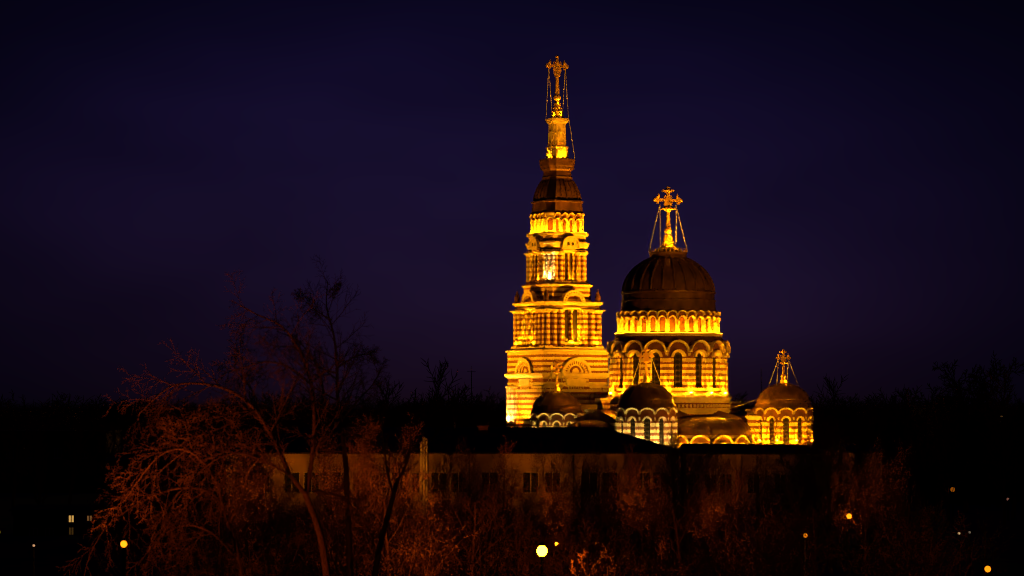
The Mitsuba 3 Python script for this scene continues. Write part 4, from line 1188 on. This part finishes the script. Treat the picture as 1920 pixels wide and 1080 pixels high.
# trees and bushes between the camera and the long house
L3 = [(395, 868, 120), (512, 880, 128), (585, 905, 140), (664, 900, 120), (745, 862, 112), (820, 905, 130), (872, 880, 118), (930, 930, 135), (1090, 930, 128), (1140, 905, 140), (1215, 915, 132), (1290, 900, 126), (1360, 905, 138), (1440, 925, 128), (1530, 915, 134), (1620, 905, 128), (1695, 905, 140), (340, 900, 118), (1745, 930, 130), (1840, 935, 150)]
for i, (x, y, Y) in enumerate(sorted(L3)):
    v = f'elm{int(rs.integers(3))}'
    plant('bare_tree', v, x, Y, height_to(y, Y), 10.4, float(rs.random() * 360), f'{ORD[i]} bare tree from the left in the thicket before the long building', 'tree', 'bare trees of the thicket')
for i in range(36):
    x = 250 + i * 42 + rs.normal(0, 14)
    Y = 84 + 44 * rs.random() if i % 2 else 138 + 26 * rs.random()
    y = 985 + rs.normal(0, 26) if i % 2 else 908 + rs.normal(0, 16)
    if abs(x - 1020) < 75 and Y < 112:
        Y = 118.0 + i * .2
    plant('bare_bush', f'bush{i % 3}', x, Y, height_to(y, Y), 5.0, float(rs.random() * 360), f'{ORD[i]} leafless bush from the left, low in the thicket', 'bush', 'leafless bushes', ('stem', 'branches', 'twigs'))
# tree whose boughs cross the right turret, and one before the front turret
plant('bare_tree', 'elm0', 1556, 172, height_to(756, 172), 10.4, 130.0, 'bare tree whose boughs cross the right turret', 'tree')
plant('bare_tree', 'elm2', 1262, 176, height_to(790, 176), 10.4, 20.0, 'bare tree whose thin boughs cross the front turret', 'tree')


# the foreground trees on the left, their boughs set one by one
def bough(key, pts, Y, r0, r1, rng, P, lvl=1, out=None, dy=0.0):
    """A bough through the points (x, y[, depth offset]) of the picture at distance Y."""
    p = np.array([pt(q[0], q[1], Y + (q[2] if len(q) > 2 else 0.0)) for q in pts])
    t = np.linspace(0, len(p) - 1, len(p) * 3 - 2)
    i = np.minimum(t.astype(int), len(p) - 2)
    u = (t - i)[:, None]
    a = p[np.maximum(i - 1, 0)]
    b, c = p[i], p[i + 1]
    d = p[np.minimum(i + 2, len(p) - 1)]
    q = .5 * (2 * b + (c - a) * u + (2 * a - 5 * b + 4 * c - d) * u ** 2 + (3 * b - a - 3 * c + d) * u ** 3)
    rad = np.linspace(r0, r1, len(q))
    add(key, tubes([q], [rad], 8), 'bark', smooth=True)
    if out is not None:
        L = np.linalg.norm(np.diff(q, axis=0), axis=1).sum()
        sprout(rng, q, rad, L, lvl, out, P)


WEEP = dict(pts=[6, 7, 6, 5, 4], wob=[.1, .07, .09, .11, .12], trop=[0, .02, -.03, -.06, -.05], tip=[.4, .3, .35, .4, .5], kids=[6, 20, 8, 4, 0], t0=[.2, .14, .12, .15], ang=[45, 50, 42, 38], ratio=[.5, .29, .52, .55], rr=[.6, .5, .6, .65], rmin=.0062, trunk=.9)
UPR = dict(WEEP, trop=[0, .03, .05, .03, .02])


def fore_tree(name, label, Y, trunk, limbs, seed, P, r):
    rng = np.random.default_rng(seed)
    k_ = thing(name, label, 'tree')
    out = [[] for _ in P['pts']]
    bough(k_ + '__trunk', trunk, Y, r, r * .6, rng, P)
    for pts, r0, r1 in limbs:
        bough(k_ + '__limb', pts, Y, r0, r1, rng, P, 1, out)
    add(k_ + '__crown', [meshes(out[2], 4)] + [meshes(q, 3) for q in out[3:] if q], 'bark', kind='stuff')


fore_tree('fruit_tree', 'bare old tree with an arching bough drooping to the left, in the left foreground', 60.0,
          [(655, 1700), (632, 1250), (612, 1060), (596, 985), (573, 925)],
          [([(573, 925), (545, 890, -.3), (520, 838, -.6), (478, 768, -1.0), (436, 735, -1.2), (385, 720, -1.5), (328, 722, -1.8), (294, 745, -2), (258, 780, -2.1)], .062, .010),
           ([(575, 930), (583, 880, .4), (590, 800, .6), (584, 720, .8), (560, 655, .6), (528, 612, .4), (482, 590, .2), (448, 572, 0)], .066, .010),
           ([(590, 800, .6), (606, 745, 1.2), (596, 690, 1.6), (560, 640, 2.0), (520, 622, 2.2)], .035, .009),
           ([(584, 722, .8), (545, 690, .2), (500, 678, -.2), (455, 690, -.5), (420, 700, -.8)], .03, .008),
           ([(520, 838, -.6), (500, 790, -.2), (470, 726, .4), (440, 690, .8), (455, 640, 1.0)], .032, .008),
           ([(590, 920, .2), (628, 928, .8), (664, 942, 1.2), (690, 985, 1.3)], .04, .012),
           ([(545, 890, -.3), (505, 870, -1.2), (455, 850, -1.9), (405, 862, -2.4), (360, 900, -2.7)], .035, .008),
           ([(478, 768, -1), (440, 790, -1.6), (390, 812, -2.2), (340, 822, -2.6), (322, 806, -2.7)], .025, .007)], 3, WEEP, .12)
fore_tree('bare_tree', 'bare upright tree with one tall leader, behind the old tree in the left foreground', 76.0,
          [(668, 1420), (660, 1150), (655, 1000), (650, 880)],
          [([(650, 880), (640, 790), (633, 740), (632, 690), (626, 630, .2), (612, 575, .4), (614, 528, .5)], .075, .012),
           ([(632, 690), (660, 672, .6), (684, 664, 1.0), (704, 668, 1.2)], .03, .009),
           ([(633, 700), (600, 690, -.6), (570, 668, -1.0), (548, 640, -1.2)], .028, .008),
           ([(622, 600), (596, 585, -.5), (572, 565, -.8), (560, 552, -.9)], .022, .007),
           ([(640, 790), (672, 750, .9), (700, 720, 1.6), (716, 690, 2.0)], .04, .009),
           ([(616, 560), (628, 545, .2), (636, 532, .4)], .016, .007)], 7, UPR, .13)
fore_tree('bare_tree', 'dark forked bare tree standing before the left part of the long building', 88.0,
          [(690, 1300), (704, 1080), (722, 990), (738, 930), (744, 905)],
          [([(738, 925), (728, 890), (722, 850), (716, 800), (708, 760)], .05, .012), ([(744, 905), (758, 880), (768, 845), (772, 800), (786, 760)], .055, .011),
           ([(722, 850), (700, 830), (672, 815), (650, 812)], .024, .008), ([(768, 845), (800, 835), (830, 800), (850, 780)], .026, .008)], 9, UPR, .12)
fore_tree('weeping_tree', 'weeping bare tree lit orange by the street lamp in the lower left corner', 58.0,
          [(500, 1700, 7), (478, 1250, 6), (452, 1060, 4.5), (424, 960, 3)],
          [([(424, 960, 3), (400, 925, 1.8), (345, 915, .8), (290, 930, 1.2), (246, 955, 1.5), (205, 985, 1.8), (172, 1040, 2.0), (160, 1090, 2)], .034, .008),
           ([(430, 985, 3.4), (405, 900, 1.2), (370, 855, -1.0), (330, 842, -1.2), (292, 862, -1.4), (262, 900, -1.6), (236, 940, -1.7)], .034, .008),
           ([(345, 915, .8), (318, 950, 1.6), (290, 1000, 2.2), (280, 1060, 2.6)], .024, .008),
           ([(424, 960, 3), (400, 900, 3), (372, 860, 2.5), (345, 842, 2.2), (318, 850, 2.1)], .035, .008),
           ([(440, 1040, 4), (400, 1000, 2.0), (350, 985, 1.8), (300, 1010, 2.4), (262, 1060, 2.8)], .035, .008),
           ([(290, 930, 1.2), (250, 925, .8), (220, 900, .5), (214, 880, .4)], .02, .007),
           ([(430, 985, 3.4), (455, 930, 2.5), (470, 880, -.8), (500, 850, -1.0)], .035, .008)], 13, dict(WEEP, trop=[0, .02, -.13, -.15, -.08], ratio=[.5, .24, .55, .55], kids=[6, 13, 7, 3, 0]), .07)
fore_tree('bare_bush', 'pale spreading bush lit by the blazing globe lamp, at its right', 107.0,
          [(1110, 1300), (1106, 1140), (1100, 1080)],
          [([(1100, 1080), (1092, 1060), (1090, 1045), (1098, 1035)], .03, .012), ([(1102, 1085), (1112, 1062, .3), (1126, 1048, .5), (1136, 1040, .6)], .03, .012), ([(1104, 1100), (1080, 1080, -.4), (1072, 1060, -.6)], .028, .01),
           ([(1104, 1100), (1130, 1085, .2), (1148, 1070, .3)], .026, .01)], 17, dict(UPR, kids=[5, 8, 6, 3, 0], rmin=.012), .06)
fore_tree('bare_tree', 'slim bare tree low in the right foreground, faintly lit', 70.0,
          [(1292, 1500), (1292, 1180), (1292, 1090)],
          [([(1292, 1090), (1290, 1060), (1292, 1030), (1288, 1000)], .03, .010), ([(1292, 1100), (1306, 1066, .3), (1322, 1050, .6), (1345, 1046, .8)], .028, .009), ([(1292, 1110), (1262, 1068, -.4), (1246, 1040, -.5)], .026, .009), ([(1292, 1080), (1240, 1075, .4), (1225, 1050, .5)], .02, .008)], 19, dict(UPR, kids=[5, 9, 6, 4, 0]), .07)

# ground floods that wash the top of the wall of the long house
WASH = [(480, 760), (640, 640), (742, 700), (795, 480), (1010, 640), (1190, 420), (1345, 380), (1610, 480)]
for i, (x, w) in enumerate(WASH):
    c = np.array([px(x, 176), 176.0, .5])
    kf = thing('garden_floodlight', f'{ORD[i]} small floodlight from the left on the ground before the long building', 'floodlight', 'ground floodlights before the wall')
    t_ = np.array([px(x + 6), YB, 8.9])
    d = (t_ - c) / np.linalg.norm(t_ - c)
    M = Tr(*c) @ aim(d)
    add(kf + '__housing', oct_house(.16, .11), 'iron', M)
    add(kf + '__glass', box(-.13, .13, -.09, .09, 0, .01), 'steel', M)
    add(kf + '__spike', rod((c[0], c[1], 0), c - [0, 0, .1], .02, 5), 'iron')
    spot(kf + '_light', c + d * .1, t_, w, OLD, 16, 4, 2.0)
